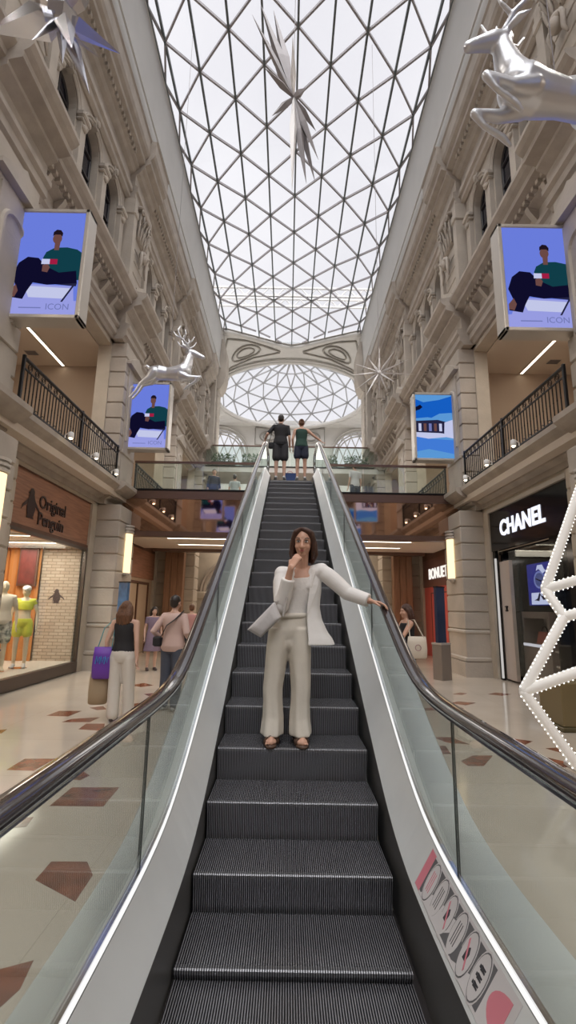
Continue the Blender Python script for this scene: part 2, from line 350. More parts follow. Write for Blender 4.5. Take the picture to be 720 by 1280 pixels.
for s, side in ((-1, 'left'), (1, 'right')):
    W = struct(empty('wall_'+side, (s*XW, 0, 0))); walls[s] = W
    mb = MB()
    for yc in BAYS:
        a, b = yc-PITCHY/2, yc+PITCHY/2
        panel_rect(mb, s, a, b, 0, 4.1, yc+OA, yc+OB, 0, 4.02, XW-.03, .3)
        rust(mb, s, XW-.09, a+HP+.02, yc+OA-.06, .46, 4.08, XW+.1)
        panel_rect(mb, s, a, b, 4.65, 8.65, yc-2.36, yc+2.36, 4.66, 8.5, XW, .35)
    mb.build('wall_storeys', STONE_G, W)
    mb = MB()
    for yc in BAYS:
        a, b = yc-PITCHY/2, yc+PITCHY/2
        for q in (-1, 0, 1): arch_wall(mb, s, yc+q*1.30, .65, 10.28, 13.2, .46, 12.42, 10.5, XW, .34)
        mb.box((s*XW, a, 10.28), (s*(XW+.3), yc-1.95, 13.2)); mb.box((s*XW, yc+1.95, 10.28), (s*(XW+.3), b, 13.2))
    mb.build('arcade_wall', STONE, W)
    mb = MB()    # archivolts, window pilasters, keystones
    for yc in BAYS:
        for q in (-1, 0, 1):
            y = yc+q*1.3
            for r, t, x in ((.50, .035, XW-.03), (.57, .04, XW-.05)):
                mb.tube([(s*x, yy, zz) for yy, zz in arch_pts(y, r, 12.42)], t, 6)
            mb.prism([(s*(XW-.1), y-.06, 12.85), (s*(XW-.1), y+.06, 12.85), (s*(XW-.1), y+.1, 13.12), (s*(XW-.1), y-.1, 13.12)], (s*.15, 0, 0))
            mb.ell((s*(XW-.12), y, 13.0), (.05, .06, .1), 8, 6)
        for q in (-1.5, -.5, .5, 1.5):
            y = yc+q*1.3
            mb.box((s*(XW-.12), y-.12, 10.62), (s*XW, y+.12, 12.2)); mb.bbox((s*(XW-.16), y-.17, 12.2), (s*XW, y+.17, 12.28), .02); mb.bbox((s*(XW-.2), y-.2, 12.28), (s*XW, y+.2, 12.42), .03)
            mb.bbox((s*(XW-.16), y-.16, 10.3), (s*XW, y+.16, 10.62), .03)
            mb.ell((s*(XW-.14), y, 12.1), (.06, .1, .08), 8, 6)
    mb.build('window_surrounds', STONE, W)
    # long horizontal mouldings, breaking forward round each pilaster
    for prof, nm, fwd, hw in ((E1, 'lower_cornice', .14, .74), (E2, 'middle_cornice', .26, .82), (E3, 'upper_cornice', .16, .72)):
        mb = MB()
        mb.extr(prof, Y0, Y1, s)
        for p in PIL: mb.extr(shift(prof, fwd), p-hw, p+hw, s)
        mb.build(nm, STONE_D, W)
    mb = MB()    # dentils and brackets
    y = 0.
    for p in PIL[2:]:
        for k in range(24):
            y = p+.9+k*.168
            if y < Y1-.3:
                mb.box((s*4.56, y, 9.54), (s*4.7, y+.085, 9.645)); mb.box((s*4.56, y, 14.2), (s*4.66, y+.085, 14.34))
        for k in range(7):
            y = p+1.0+k*.6
            if y < Y1-.3: mb.prism([(s*4.86, y, 9.12), (s*4.86, y, 9.42), (s*4.62, y, 9.5), (s*4.66, y, 9.4), (s*4.8, y, 9.2)], (0, .12, 0))
    mb.build('dentil_course', STONE, W)
    # pilasters: one mesh per pilaster
    for i, p in enumerate(PIL):
        mb = MB()
        mb.box((s*(XP-.06), p-HP-.04, 0), (s*XW, p+HP+.04, .34)); mb.bbox((s*(XP-.04), p-HP-.02, .34), (s*XW, p+HP+.02, .46), .03)
        mb.box((s*(XP+.01), p-HP+.01, .46), (s*XW, p+HP-.01, 1.0)); mb.bbox((s*(XP-.03), p-HP-.02, 1.0), (s*XW, p+HP+.02, 1.1), .03)
        rust(mb, s, XP, p-HP, p+HP, 1.1, 4.08, XW)
        # piano nobile pilaster with arched panel and pediment
        rust(mb, s, XP+.2, p-HP, p+HP, 4.66, 8.62, XW+.1, .44)
        xx = XP+.17
        mb.box((s*xx, p-.46, 4.72), (s*(xx+.05), p+.46, 5.5)); mb.bbox((s*(xx-.03), p-.5, 5.5), (s*(xx+.05), p+.5, 5.62), .02)
        mb.box((s*(xx+.0), p-.40, 5.62), (s*(xx+.05), p+.40, 7.9))
        mb.tube([(s*xx, yy, zz) for yy, zz in arch_pts(p, .28, 7.3, 12, 5.9)], .045, 6)
        mb.prism([(s*(xx-.1), p-.6, 8.02), (s*(xx-.1), p+.6, 8.02), (s*(xx-.1), p+.6, 8.1), (s*(xx-.1), p, 8.45), (s*(xx-.1), p-.6, 8.1)], (s*.3, 0, 0))
        # attic pilaster
        rust(mb, s, XP+.38, p-.50, p+.50, 10.3, 12.2, XW+.1, .38)
        for sg in (-1, 1):
            mb.box((s*(XP+.3), p+sg*.64-.12, 10.3), (s*XW, p+sg*.64+.12, 13.15)); mb.bbox((s*(XP+.26), p+sg*.64-.16, 12.6), (s*XW, p+sg*.64+.16, 12.85), .03)
        mb.prism([(s*(XP+.1), p-.62, 10.22), (s*(XP+.1), p+.62, 10.22), (s*(XP+.1), p+.62, 10.32), (s*(XP+.1), p, 10.72), (s*(XP+.1), p-.62, 10.32)], (s*.45, 0, 0))
        mb.build('pilaster', STONE_G if 0 else STONE, W)
        if p > 3:
            mb = MB(); carving(mb, s, XP+.32, p, 12.2, 13.15, .46, i); head_relief(mb, s, XP+.24, p, 11.7)
            mb.build('carved_capital', STONE_D, W, smooth=True)
    # gutter fascia up to the glass
    mb = MB().extr([(4.36, 15.12), (4.22, 17.72), (4.16, 17.86), (4.3, 17.9), (4.5, 17.8), (4.9, 15.12)], Y0, 27.5, s)
    mb.extr([(4.27, 15.5), (4.22, 15.5), (4.22, 15.56), (4.27, 15.56)], Y0, 27.5, s)
    mb.build('gutter_fascia', FASCIA, W)
    # rooms behind: slabs, ceilings, back walls, cross walls
    mb = MB()
    mb.box((s*9.0, Y0, 0), (s*9.2, Y1, 15.2)); mb.box((s*5.25, Y0, 15.0), (s*9.2, Y1, 15.2))
    mb.box((s*5.3, Y0, 13.2), (s*9.0, Y1, 13.3))
    for p in PIL:
        mb.box((s*5.2, p-.12, 0), (s*9.0, p+.12, 4.5)); mb.box((s*5.2, p+.5, 4.5), (s*9.0, p+.65, 13.2))
    mb.build('room_partition', ROOM, W)
    mb = MB().box((s*4.5, Y0, 4.3), (s*9.0, Y1, 4.64)); mb.box((s*5.31, Y0, 8.48), (s*9.0, Y1, 8.9))
    mb.build('storey_slab', WARM, W)
    # windows
    for yc in BAYS[2:]:
        for q in (-1, 0, 1):
            win_n[0] += 1; y = yc+q*1.3
            Wn = struct(empty('window_%d' % win_n[0], (s*(XW+.2), y, 10.5)))
            mb = MB()
            mb.tube([(s*(XW+.2), yy, zz) for yy, zz in arch_pts(y, .44, 12.42, 12, 10.52)], .03, 6)
            mb.box((s*(XW+.17), y-.025, 10.52), (s*(XW+.23), y+.025, 12.86))
            for z in (11.15, 11.8, 12.42): mb.box((s*(XW+.175), y-.44, z-.022), (s*(XW+.225), y+.44, z+.022))
            struct(mb.build('window_frame', DARK, Wn))
            mb = MB(); pts = arch_pts(y, .45, 12.42, 12, 10.51)
            mb.prism([(s*(XW+.215), yy, zz) for yy, zz in pts], (s*.01, 0, 0))
            struct(mb.build('window_pane', WINGL, Wn))
for o in list(bpy.data.objects):
    if o.parent in walls.values(): o['kind'] = 'structure'
bw = MB().box((-9.2, Y0-.3, 0), (9.2, Y0, 10.4)); bw.box((-9.2, Y0-.3, 10.4), (-4.2, Y0, 19)); bw.box((4.2, Y0-.3, 10.4), (9.2, Y0, 19)); bw = struct(bw.build('wall_back', STONE))
mb = MB()
for k in range(9): mb.box((-4.2+k*1.05-.04, Y0-.2, 10.4), (-4.2+k*1.05+.04, Y0-.1, 18.8))
for k in range(6): mb.box((-4.2, Y0-.2, 10.4+k*1.6), (4.2, Y0-.1, 10.48+k*1.6))
GW = struct(empty('window_99', (0, Y0, 10.4))); struct(mb.build('window_frame', STEELR, GW)); struct(MB().box((-4.2, Y0-.16, 10.4), (4.2, Y0-.14, 18.8)).build('window_pane', GLASS_R, GW))  # added end window, out of view, lets daylight in as front fill
def spot(name, loc, target, power, col, ang=100, r=.12):
    l = bpy.data.lights.new(name, 'SPOT'); l.energy = power; l.color = col; l.spot_size = radians(ang); l.spot_blend = .8; l.shadow_soft_size = r
    o = bpy.data.objects.new(name, l); COL.objects.link(o); o.location = loc
    o.rotation_euler = (V(target)-V(loc)).to_track_quat('-Z', 'Y').to_euler(); return o
for yc in BAYS:
    for s in (-1, 1):
        spot('cornice_fill_spot', (s*4.62, yc, 10.45), (-s*4.6, yc+.5, 7.0), 250, (1, .93, .86), 120)  # added fill spots, hidden by the ledge, brighten the opposite walls
        spot('cornice_fill_spot', (s*4.62, yc+.4, 10.45), (-s*4.4, yc, 14.0), 95, (1, .94, .88), 110)
        area('balcony_room_light', (s*6.6, yc, 8.4), (0, 0, 0), 2, 3, 60, (1, .87, .72))
        area('shop_light', (s*6.8, yc, 4.0), (0, 0, 0), 2, 3, 50, (1, .86, .72))

# ------------------------------------------------------------------ glazed barrel vault
SEC = [(-4.2, 17.85), (-3.98, 18.1), (-3.13, 18.41), (-2.1, 18.65), (-1.07, 18.75), (0, 18.8), (1.07, 18.75), (2.1, 18.65), (3.13, 18.41), (3.98, 18.1), (4.2, 17.85)]
def yend(x): return 29.2-3.0*(abs(x)/4.2)**1.4
NP = 2.03
CEIL = struct(empty('ceiling', (0, 10, 18)))
m1, m2 = MB(), MB(); gl = MB()
def beam(mb, a, b, w, h):
    a, b = V(a), V(b); t = (b-a).normalized(); sd = t.cross(V((0, 0, 1))).normalized(); up = sd.cross(t)
    q = [(-w, -h), (w, -h), (w, h), (-w, h)]
    mb.rings([[a+sd*x+up*y for x, y in q], [b+sd*x+up*y for x, y in q]], True)
for j, (x, z) in enumerate(SEC):
    beam(m1, (x, Y0, z), (x, yend(x), z), .032, .06)
def node(j, k): return V((SEC[j][0], Y0+NP*k+(NP/2 if j % 2 else 0), SEC[j][1]))
for j in range(10):
    for k in range(-1, 24):
        a = node(j, k)
        for b in ((node(j+1, k), node(j+1, k-1)) if j % 2 == 0 else (node(j+1, k), node(j+1, k+1))):
            p, q = a.copy(), b.copy()
            if min(p.y, q.y) < Y0: continue
            ye = min(yend(p.x), yend(q.x))
            if min(p.y, q.y) > ye: continue
            if max(p.y, q.y) > ye+.3:
                if p.y > q.y: p, q = q, p
                q = p+(q-p)*((ye+.2-p.y)/(q.y-p.y))
            beam(m2, p, q, .028, .045)
    x0, z0 = SEC[j]; x1, z1 = SEC[j+1]
    gl.add([(x0, Y0, z0+.07), (x1, Y0, z1+.07), (x1, yend(x1), z1+.07), (x0, yend(x0), z0+.07)], [(0, 1, 2, 3)])
struct(m1.build('vault_purlin', STEELR, CEIL)); struct(m2.build('vault_lattice', STEELR2, CEIL)); struct(gl.build('vault_glass', GLASS_R, CEIL, fixn=False))
mb = MB()
for yy, zz in ((24.3, 18.9), (26.0, 19.4)):
    for a in range(-5, 5):
        beam(mb, (a*.9, yy, zz+.5), ((a+1)*.9, yy, zz+.5), .05, .05); beam(mb, (a*.9, yy, zz), ((a+1)*.9, yy, zz), .05, .05)
        beam(mb, (a*.9, yy, zz), ((a+.5)*.9, yy, zz+.5), .03, .03); beam(mb, ((a+.5)*.9, yy, zz+.5), ((a+1)*.9, yy, zz), .03, .03)
struct(mb.build('roof_truss', WHITE, CEIL))
# ---- crossing: plaster ceiling with carved pendentives and dome
DC = V((0, 37.1, 18.5)); DR = 6.15
CE2 = struct(empty('ceiling.001', tuple(DC)))
mb = MB(); n = 24
ring = [(DC.x+DR*cos(a), DC.y+DR*sin(a), DC.z) for a in [pi+pi*i/n for i in range(n+1)]]   # near half, left to right
front = []
for i in range(n+1):
    x = -4.3+8.6*i/n; front.append((x, yend(min(4.2, max(-4.2, x)))-.05, 18.02+.75*(1-(abs(x)/4.3)**2)))
for i in range(n): mb.add([front[i], front[i+1], ring[i+1], ring[i]], [(0, 1, 2, 3)])
# side and rear ceiling round the dome
out = [(-11, 27, 15.0)]+[(-11, 30+2*k, 15.2+.45*k) for k in range(1, 8)]+[(-11+2.2*k, 46, 18.7) for k in range(11)]+[(11, 44-2*k, 18.3-.45*k) for k in range(7)]+[(11, 27, 15.0)]
m_ = len(out); rr = [(DC.x+DR*cos(a), DC.y+DR*sin(a), DC.z) for a in [pi-pi*i/(m_-1) for i in range(m_)]]
for i in range(m_-1): mb.add([rr[i], rr[i+1], out[i+1], out[i]], [(0, 1, 2, 3)])
mb.add([front[0], ring[0], out[0]], [(0, 1, 2)]); mb.add([front[-1], out[-1], ring[-1]], [(0, 1, 2)])
mb.add([front[0], out[0], (-11, 26, 15), (-4.3, 26, 15.0)], [(0, 1, 2, 3)]); mb.add([front[-1], (4.3, 26, 15), (11, 26, 15), out[-1]], [(0, 1, 2, 3)])
struct(mb.build('crossing_plaster', PLASTER, CE2, fixn=False))
mb = MB()
mb.tube([(DC.x+(DR)*cos(2*pi*i/48), DC.y+(DR)*sin(2*pi*i/48), DC.z-.05) for i in range(49)], .16, 8)
mb.tube([(DC.x+(DR+.35)*cos(2*pi*i/48), DC.y+(DR+.35)*sin(2*pi*i/48), DC.z-.1) for i in range(49)], .07, 6)
mb.tube([V(p)+V((0, .25, -.12)) for p in front], .16, 8)
struct(mb.build('crossing_ring', PLASTER, CE2, smooth=True))
CARV = mat('carved_dark_trim', (.30, .28, .25, 1), .7)  # carving in a darker tone than the plaster around it
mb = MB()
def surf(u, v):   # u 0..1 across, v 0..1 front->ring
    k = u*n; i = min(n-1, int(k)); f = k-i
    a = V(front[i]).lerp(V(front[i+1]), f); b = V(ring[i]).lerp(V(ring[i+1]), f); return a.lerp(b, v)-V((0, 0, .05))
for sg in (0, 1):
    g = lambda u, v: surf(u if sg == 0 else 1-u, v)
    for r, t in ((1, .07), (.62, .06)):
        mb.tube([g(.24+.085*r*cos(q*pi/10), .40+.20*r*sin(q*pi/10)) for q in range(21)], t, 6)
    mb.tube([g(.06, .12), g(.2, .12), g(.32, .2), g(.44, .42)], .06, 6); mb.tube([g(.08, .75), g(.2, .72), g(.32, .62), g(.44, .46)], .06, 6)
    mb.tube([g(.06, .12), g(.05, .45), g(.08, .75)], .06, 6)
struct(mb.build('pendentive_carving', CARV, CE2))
# dome lattice and glass
m1 = MB(); gl = MB(); NR, NM = 5, 18
def dn(i, k):
    th = (pi/2)*i/NR*.96; off = (k+(.5 if i % 2 else 0))*2*pi/NM
    return V((DC.x+DR*cos(th)*cos(off), DC.y+DR*cos(th)*sin(off), DC.z+3.6*sin(th)))
for i in range(NR):
    for k in range(NM):
        beam(m1, dn(i, k), dn(i, k+1), .045, .05)
        if i < NR-1 or 1:
            a = dn(i, k); b = dn(i+1, k); c = dn(i+1, k-1) if i % 2 == 0 else dn(i+1, k+1)
            beam(m1, a, b, .045, .05); beam(m1, a, c, .045, .05)
prof = []
for i in range(9):
    th = (pi/2)*i/8*.97
    prof.append([(DC.x+(DR+.03)*cos(th)*cos(2*pi*k/32), DC.y+(DR+.03)*cos(th)*sin(2*pi*k/32), DC.z+3.68*sin(th)) for k in range(32)])
gl.rings(prof, False)
struct(m1.build('dome_lattice', STEELD, CE2)); struct(gl.build('dome_glass', GLASS_R, CE2, fixn=False))
# far wall of the crossing with two glazed arches
FW = struct(empty('wall_far', (0, 43.5, 0)))
def frontal_arch_wall(mb, x0, x1, z0, z1, xc, r, zs, zb, y, t, sz=1.0):
    top = [(xc-r*cos(pi*i/20), zs+sz*r*sin(pi*i/20)) for i in range(21)]
    for yy in (y, y+t):
        for (x, z), (x2, z2) in zip(top, top[1:]): mb.add([(x, yy, z), (x2, yy, z2), (x2, yy, z1), (x, yy, z1)], [(0, 1, 2, 3)])
        for a, b, c, d in ((x0, xc-r, z0, z1), (xc+r, x1, z0, z1)): mb.add([(a, yy, c), (b, yy, c), (b, yy, d), (a, yy, d)], [(0, 1, 2, 3)])
        if zb > z0: mb.add([(xc-r, yy, z0), (xc+r, yy, z0), (xc+r, yy, zb), (xc-r, yy, zb)], [(0, 1, 2, 3)])
    full = [(xc-r, zb)]+top+[(xc+r, zb)]
    for (x, z), (x2, z2) in zip(full, full[1:]): mb.add([(x, y, z), (x2, y, z2), (x2, y+t, z2), (x, y+t, z)], [(0, 1, 2, 3)])
mb = MB(); gl = MB(); ml = MB()
for sg in (-1, 1):
    xa, xb = sorted((sg*3.4, sg*11))
    frontal_arch_wall(mb, xa, xb, 0, 19.2, sg*6.7, 2.7, 15.6, 13.2, 43.5, .6)
    for k in range(4): ml.tube([(sg*6.7-(2.85-.22*k)*cos(pi*i/20), 43.42+.12*k, 15.6+(2.85-.22*k)*sin(pi*i/20)) for i in range(21)], .07, 6)
    gl.add([(sg*6.7-2.7, 44.0, 13.2), (sg*6.7+2.7, 44.0, 13.2), (sg*6.7+2.7, 44.0, 18.4), (sg*6.7-2.7, 44.0, 18.4)], [(0, 1, 2, 3)])
    for k in range(-3, 4):
        beam(ml, (sg*6.7+k*.8-1.0, 43.95, 13.2), (sg*6.7+k*.8+1.0, 43.95, 18.3), .04, .04); beam(ml, (sg*6.7+k*.8+1.0, 43.95, 13.2), (sg*6.7+k*.8-1.0, 43.95, 18.3), .04, .04)
mb.box((-3.4, 43.5, 0), (3.4, 44.1, 19.2))
struct(mb.build('far_arch_wall', PLASTER, FW, fixn=False)); struct(ml.build('far_arch_moulding', PLASTER, FW)); struct(gl.build('far_arch_glass', GLASS_R, FW, fixn=False))
mb = MB()
for sg in (-1, 1):
    for r in (1, .6): mb.tube([(sg*2.0+.85*r*cos(q*pi/10), 43.4, 17.5+.5*r*sin(q*pi/10)) for q in range(21)], .07, 6)
    mb.tube([(sg*.6, 43.4, 18.2), (sg*3.3, 43.4, 18.4), (sg*3.3, 43.4, 16.7), (sg*1.6, 43.4, 16.6), (sg*.6, 43.4, 18.2)], .07, 6)
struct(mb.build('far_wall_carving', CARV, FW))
# crossing side walls, end returns of the facades, rear piers
mb = MB()
for s in (-1, 1):
    mb.box((s*11, 26, 0), (s*11.4, 46, 18.9)); mb.box((s*4.4, 26.01, 0), (s*11, 26.4, 15.1))
    rust(mb, s, 4.3, 26.45, 27.5, 0, 14.2, 5.6, .45); mb.extr([(5.6, 14.2), (4.2, 14.2), (4.0, 14.6), (3.9, 15.1), (3.9, 16.6), (4.1, 17.4), (5.6, 17.4)], 26.42, 27.6, s)
struct(mb.build('wall_crossing', STONE, None))
# ------------------------------------------------------------------ bridge at the first floor
Zf = 4.65; YB = 12.9
BR = struct(empty('floor.001', (0, YB, Zf)))
mb = MB(); mb.box((-4.9, YB, Zf-.1), (4.9, 24.2, Zf)); struct(mb.build('bridge_slab', mat('bridge_floor', (.45, .40, .35, 1), .25), BR))
mb = MB(); mb.box((-4.6, YB-.06, Zf-.22), (4.6, YB, Zf+.02)); mb.box((-4.6, YB-.1, 3.38), (4.6, YB+.1, 3.52)); mb.box((-4.6, 16.2, 3.36), (4.6, 16.5, 4.55)); struct(mb.build('bridge_edge_beam', BRONZE_D, BR))
mb = MB(); mb.box((-4.6, YB-.02, 3.52), (4.6, YB+.02, Zf-.22)); struct(mb.build('bridge_mirror_fascia', BRONZE, BR))
mb = MB(); mb.box((-4.9, YB+.1, 3.46), (4.9, 16.2, 3.52)); mb.box((-4.9, 16.5, 4.3), (4.9, 24.2, 4.55)); struct(mb.build('bridge_soffit', WARM, BR))
for sx in (-2.55, 2.55):
    for yy in (13.5, 14.9):
        L = thing('ceiling_light', (sx, yy, 3.46), 'slim linear light in the %s half of the bridge soffit, %s row' % ('left' if sx < 0 else 'right', 'front' if yy < 14 else 'rear'), 'ceiling light', 'linear lights under the bridge')
        MB().box((sx-.95, yy-.05, 3.43), (sx+.95, yy+.05, 3.462)).build('light_housing', WHITE, L); MB().box((sx-.9, yy-.035, 3.425), (sx+.9, yy+.035, 3.432)).build('diffuser', LEDW, L)
area('soffit_glow', (0, 14.6, 3.3), (0, 0, 0), 7, 1.6, 90, (1, .85, .7))
for s in (-1, 1):
    spot('crossing_fill_spot', (s*6, 33, 9), (-s*3, 36, 18), 900, (1, .97, .93), 140); spot('crossing_fill_spot', (s*3.6, 27.8, 9.2), (s*1.0, 30, 18.5), 450, (1, .97, .93), 140); spot('crossing_fill_spot', (s*6, 40, 9), (s*3, 43.5, 16), 700, (1, .97, .93), 140)  # added fill spots without fittings, lift the dark crossing plaster
area('under_bridge_fill', (0, 19.5, 4.1), (0, 0, 0), 7, 4, 140, (1, .86, .72))  # added fill without a fitting, brightens the floor below the slab

def glass_rail(name, label, x0, x1, y, z0, h, nseg, skip=None):
    G = thing(name, ((x0+x1)/2, y, z0), label, 'balustrade')
    dx = (x1-x0)/nseg
    for k in range(nseg):
        MB().box((x0+k*dx+.012, y-.006, z0+.03), (x0+(k+1)*dx-.012, y+.006, z0+h-.03)).build('glass_panel', GLASS_B, G)
    MB().box((x0, y-.035, z0+h-.03), (x1, y+.035, z0+h+.03)).build('top_rail', BRONZE_D, G)
    MB().box((x0, y-.03, z0), (x1, y+.03, z0+.06)).build('base_channel', IRON, G)
    return G
glass_rail('glass_balustrade', 'glass balustrade on the bridge edge, left of the escalator', -4.33, -.86, YB-.03, Zf, .82, 3)
glass_rail('glass_balustrade', 'glass balustrade on the bridge edge, right of the escalator', .86, 4.33, YB-.03, Zf, .82, 3)
# (the escalator's glass ends 60 mm short of the bridge rails)
# upper gallery beyond
GS = struct(MB().box((-4.9, 24.1, 8.45), (4.9, 26.6, 8.72)).build('floor.002', PLASTER))
glass_rail('glass_balustrade', 'distant glass balustrade on the gallery behind the two people at the top', -4.4, 4.4, 24.1, 8.72, 1.15, 6)
# ground floor arch beyond the bridge
AW = MB(); frontal_arch_wall(AW, -4.95, 4.95, 0, 4.5, 0, 3.5, 2.15, 0, 20.2, .5, .55)
struct(AW.build('wall_arch', STONE_G, fixn=False))
mb = MB()
for k in range(2): mb.tube([(-(3.5+.12*k)*cos(pi*i/20), 20.14-.02*k, 2.15+.56*(3.5+.12*k)*sin(pi*i/20)) for i in range(21)], .07, 6)
trim_n[0] += 1; struct(mb.build('trim_%d' % trim_n[0], STONE_D))
for s in (-1, 1):
    mb = MB(); mb.bbox((s*3.4, 20.0, 1.85), (s*4.4, 20.3, 2.15), .04); mb.box((s*3.45, 20.05, 0), (s*4.4, 20.2, 1.85)); rust(mb, s, 3.5, 18.0, 18.8, 0, 4.3, 4.3, .42)
    trim_n[0] += 1; struct(mb.build('trim_%d' % trim_n[0], STONE_G))

# ------------------------------------------------------------------ escalator
def sp(x, k): 
    t = x/k
    return x if t > 30 else (0 if t < -30 else k*log(1+exp(t)))
TAN = .52
def curve(flat, yk, k, top, kt=.25):
    def f(y):
        z = flat+TAN*sp(y-yk, k)
        return top-sp(top-z, kt*TAN)
    return f
f_rail = curve(1.14, 2.69, .15, Zf+1.05)
f_base = curve(.48, 2.63, .20, Zf+.36)
f_skirt = curve(.31, 2.74, .20, Zf+.17)
f_nose = curve(.0, 2.23, .12, Zf)
ES = thing('escalator', (0, 2, 0), 'long upward escalator with glass sides, steel decks and black handrails rising to the bridge', 'escalator')
YS0, YS1 = .35, 12.45
def ys(a, b, step=.12):
    n = max(2, int((b-a)/step)); return [a+(b-a)*i/n for i in range(n+1)]
def ribbon_solid(mb, sec, yy):   # sec(y) -> list of (x,z) closed
    mb.rings([[(x, y, z) for x, z in sec(y)] for y in yy], True)
for s in (-1, 1):
    yy = ys(YS0, YS1); q = 0 if s < 0 else .028; oo = .78 if s < 0 else .89
    mb = MB(); ribbon_solid(mb, lambda y: [(s*(.507+q), f_skirt(y)-.42), (s*(.507+q), f_skirt(y)), (s*(.53+q), f_skirt(y)), (s*(.53+q), f_skirt(y)-.42)], yy); mb.build('skirt_panel', SKIRT, ES, False)
    mb = MB(); ribbon_solid(mb, lambda y: [(s*(.505+q), f_skirt(y)), (s*(.612+q), f_base(y)-.012), (s*(.612+q), f_base(y)-.05), (s*(.53+q), f_skirt(y)-.03)], yy); mb.build('inner_deck', STEEL, ES, False)
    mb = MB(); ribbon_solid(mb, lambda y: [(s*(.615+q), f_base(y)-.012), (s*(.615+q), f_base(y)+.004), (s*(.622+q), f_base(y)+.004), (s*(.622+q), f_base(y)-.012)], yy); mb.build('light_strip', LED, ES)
    mb = MB(); ribbon_solid(mb, lambda y: [(s*(.642+q), f_base(y)-.05), (s*(.642+q), f_base(y)+.008), (s*oo, f_base(y)-.02), (s*(oo+.02), f_base(y)-.06), (s*(oo+.02), f_base(y)-.08)], yy); mb.build('outer_deck', STEELO, ES, False)
    mb = MB(); ribbon_solid(mb, lambda y: [(s*oo, f_base(y)-.06), (s*(oo+.02), f_base(y)-.06), (s*(oo+.02), max(0.0, f_base(y)-1.5)), (s*oo, max(0.0, f_base(y)-1.5))], yy); mb.build('outer_cladding', STEELO, ES, False)
    mb = MB(); ribbon_solid(mb, lambda y: [(s*(.622+q), f_base(y)-.02), (s*(.622+q), f_base(y)+.012), (s*(.642+q), f_base(y)+.012), (s*(.642+q), f_base(y)-.02)], yy); mb.build('glass_clamp', CHROME, ES, False)
    # glass panels
    cuts = [YS0, 2.18, 4.1, 6.0, 7.9, 9.8, 11.5, YS1]
    for a, b in zip(cuts, cuts[1:]):
        mb = MB(); ribbon_solid(mb, lambda y: [(s*(.628+q), f_base(y)), (s*(.628+q), f_rail(y)-.04), (s*(.636+q), f_rail(y)-.04), (s*(.636+q), f_base(y))], ys(a+.004, b-.004)); mb.build('glass_panel', GLASS_E, ES)
    for a in cuts[1:-1]:
        MB().box((s*(.626+q), a-.004, f_base(a)), (s*(.638+q), a+.004, f_rail(a)-.04)).build('glass_joint', GASKET, ES)
    # handrail: closed loop section sweep over the top and round both ends
    path = [(y, f_rail(y)) for y in ys(YS0, YS1+.1, .1)]
    def newel(y, z, d):
        return [(y+d*.27*sin(pi*i/8), z-.27+.27*cos(pi*i/8)) for i in range(1, 9)]
    path = list(reversed(newel(path[0][0], path[0][1], -1)))+path+newel(path[-1][0], path[-1][1], 1)
    hx = s*(.632+q); sec0 = [(-.034, -.028), (-.040, -.012), (-.036, .002), (-.024, .010), (0, .013), (.024, .010), (.036, .002), (.040, -.012), (.034, -.028), (0, -.024)]
    rs = []
    for i, (y, z) in enumerate(path):
        a = path[max(0, i-1)]; b = path[min(len(path)-1, i+1)]; ty, tz = b[0]-a[0], b[1]-a[1]; L = sqrt(ty*ty+tz*tz); ny, nz_ = -tz/L, ty/L
        rs.append([(hx+u, y+ny*v, z+nz_*v) for u, v in sec0])
    MB().rings(rs, True).build('handrail', RUBBER, ES, True)
    rs2 = []
    for i, (y, z) in enumerate(path):
        a = path[max(0, i-1)]; b = path[min(len(path)-1, i+1)]; ty, tz = b[0]-a[0], b[1]-a[1]; L = sqrt(ty*ty+tz*tz); ny, nz_ = -tz/L, ty/L
        rs2.append([(hx+u, y+ny*v, z+nz_*v) for u, v in ((-.016, -.05), (-.018, -.026), (.018, -.026), (.016, -.05))])
    MB().rings(rs2, True).build('handrail_guide', CHROME, ES)
    # newel infill glass ends
    for (y, d, z) in ((YS0, -1, f_rail(YS0)), (YS1, 1, f_rail(YS1))):
        mb = MB(); mb.prism([(s*(.628+q), y, z-.04)]+[(s*(.628+q), a, b) for a, b in [(y+d*.23*sin(pi*i/8), z-.27+.23*cos(pi*i/8)) for i in range(0, 9)]]+[(s*(.628+q), y, z-.66)], (s*.008, 0, 0)); mb.build('glass_panel', GLASS_E, ES)
# steps
def ribbed(name, base, hi, pitch, rough=.3):
    m = bpy.data.materials.new(name); m.use_nodes = True; nt = m.node_tree; b = nt.nodes['Principled BSDF']
    tc = nt.nodes.new('ShaderNodeTexCoord'); sx = nt.nodes.new('ShaderNodeSeparateXYZ'); nt.links.new(tc.outputs['Object'], sx.inputs[0])
    mu = nt.nodes.new('ShaderNodeMath'); mu.operation = 'MULTIPLY'; mu.inputs[1].default_value = 2*pi/pitch; nt.links.new(sx.outputs['X'], mu.inputs[0])
    si = nt.nodes.new('ShaderNodeMath'); si.operation = 'SINE'; nt.links.new(mu.outputs[0], si.inputs[0])
    mr = nt.nodes.new('ShaderNodeMapRange'); mr.inputs['From Min'].default_value = -.5; mr.inputs['From Max'].default_value = .6; nt.links.new(si.outputs[0], mr.inputs['Value'])
    r = nt.nodes.new('ShaderNodeMix'); r.data_type = 'RGBA'; r.inputs[6].default_value = base; r.inputs[7].default_value = hi; nt.links.new(mr.outputs[0], r.inputs[0])
    nt.links.new(r.outputs[2], b.inputs['Base Color']); b.inputs['Roughness'].default_value = rough; b.inputs['Metallic'].default_value = .6
    bp = nt.nodes.new('ShaderNodeBump'); bp.inputs['Strength'].default_value = .6; bp.inputs['Distance'].default_value = .006; nt.links.new(mr.outputs[0], bp.inputs['Height']); nt.links.new(bp.outputs[0], b.inputs['Normal'])
    MATS[name] = m; return m
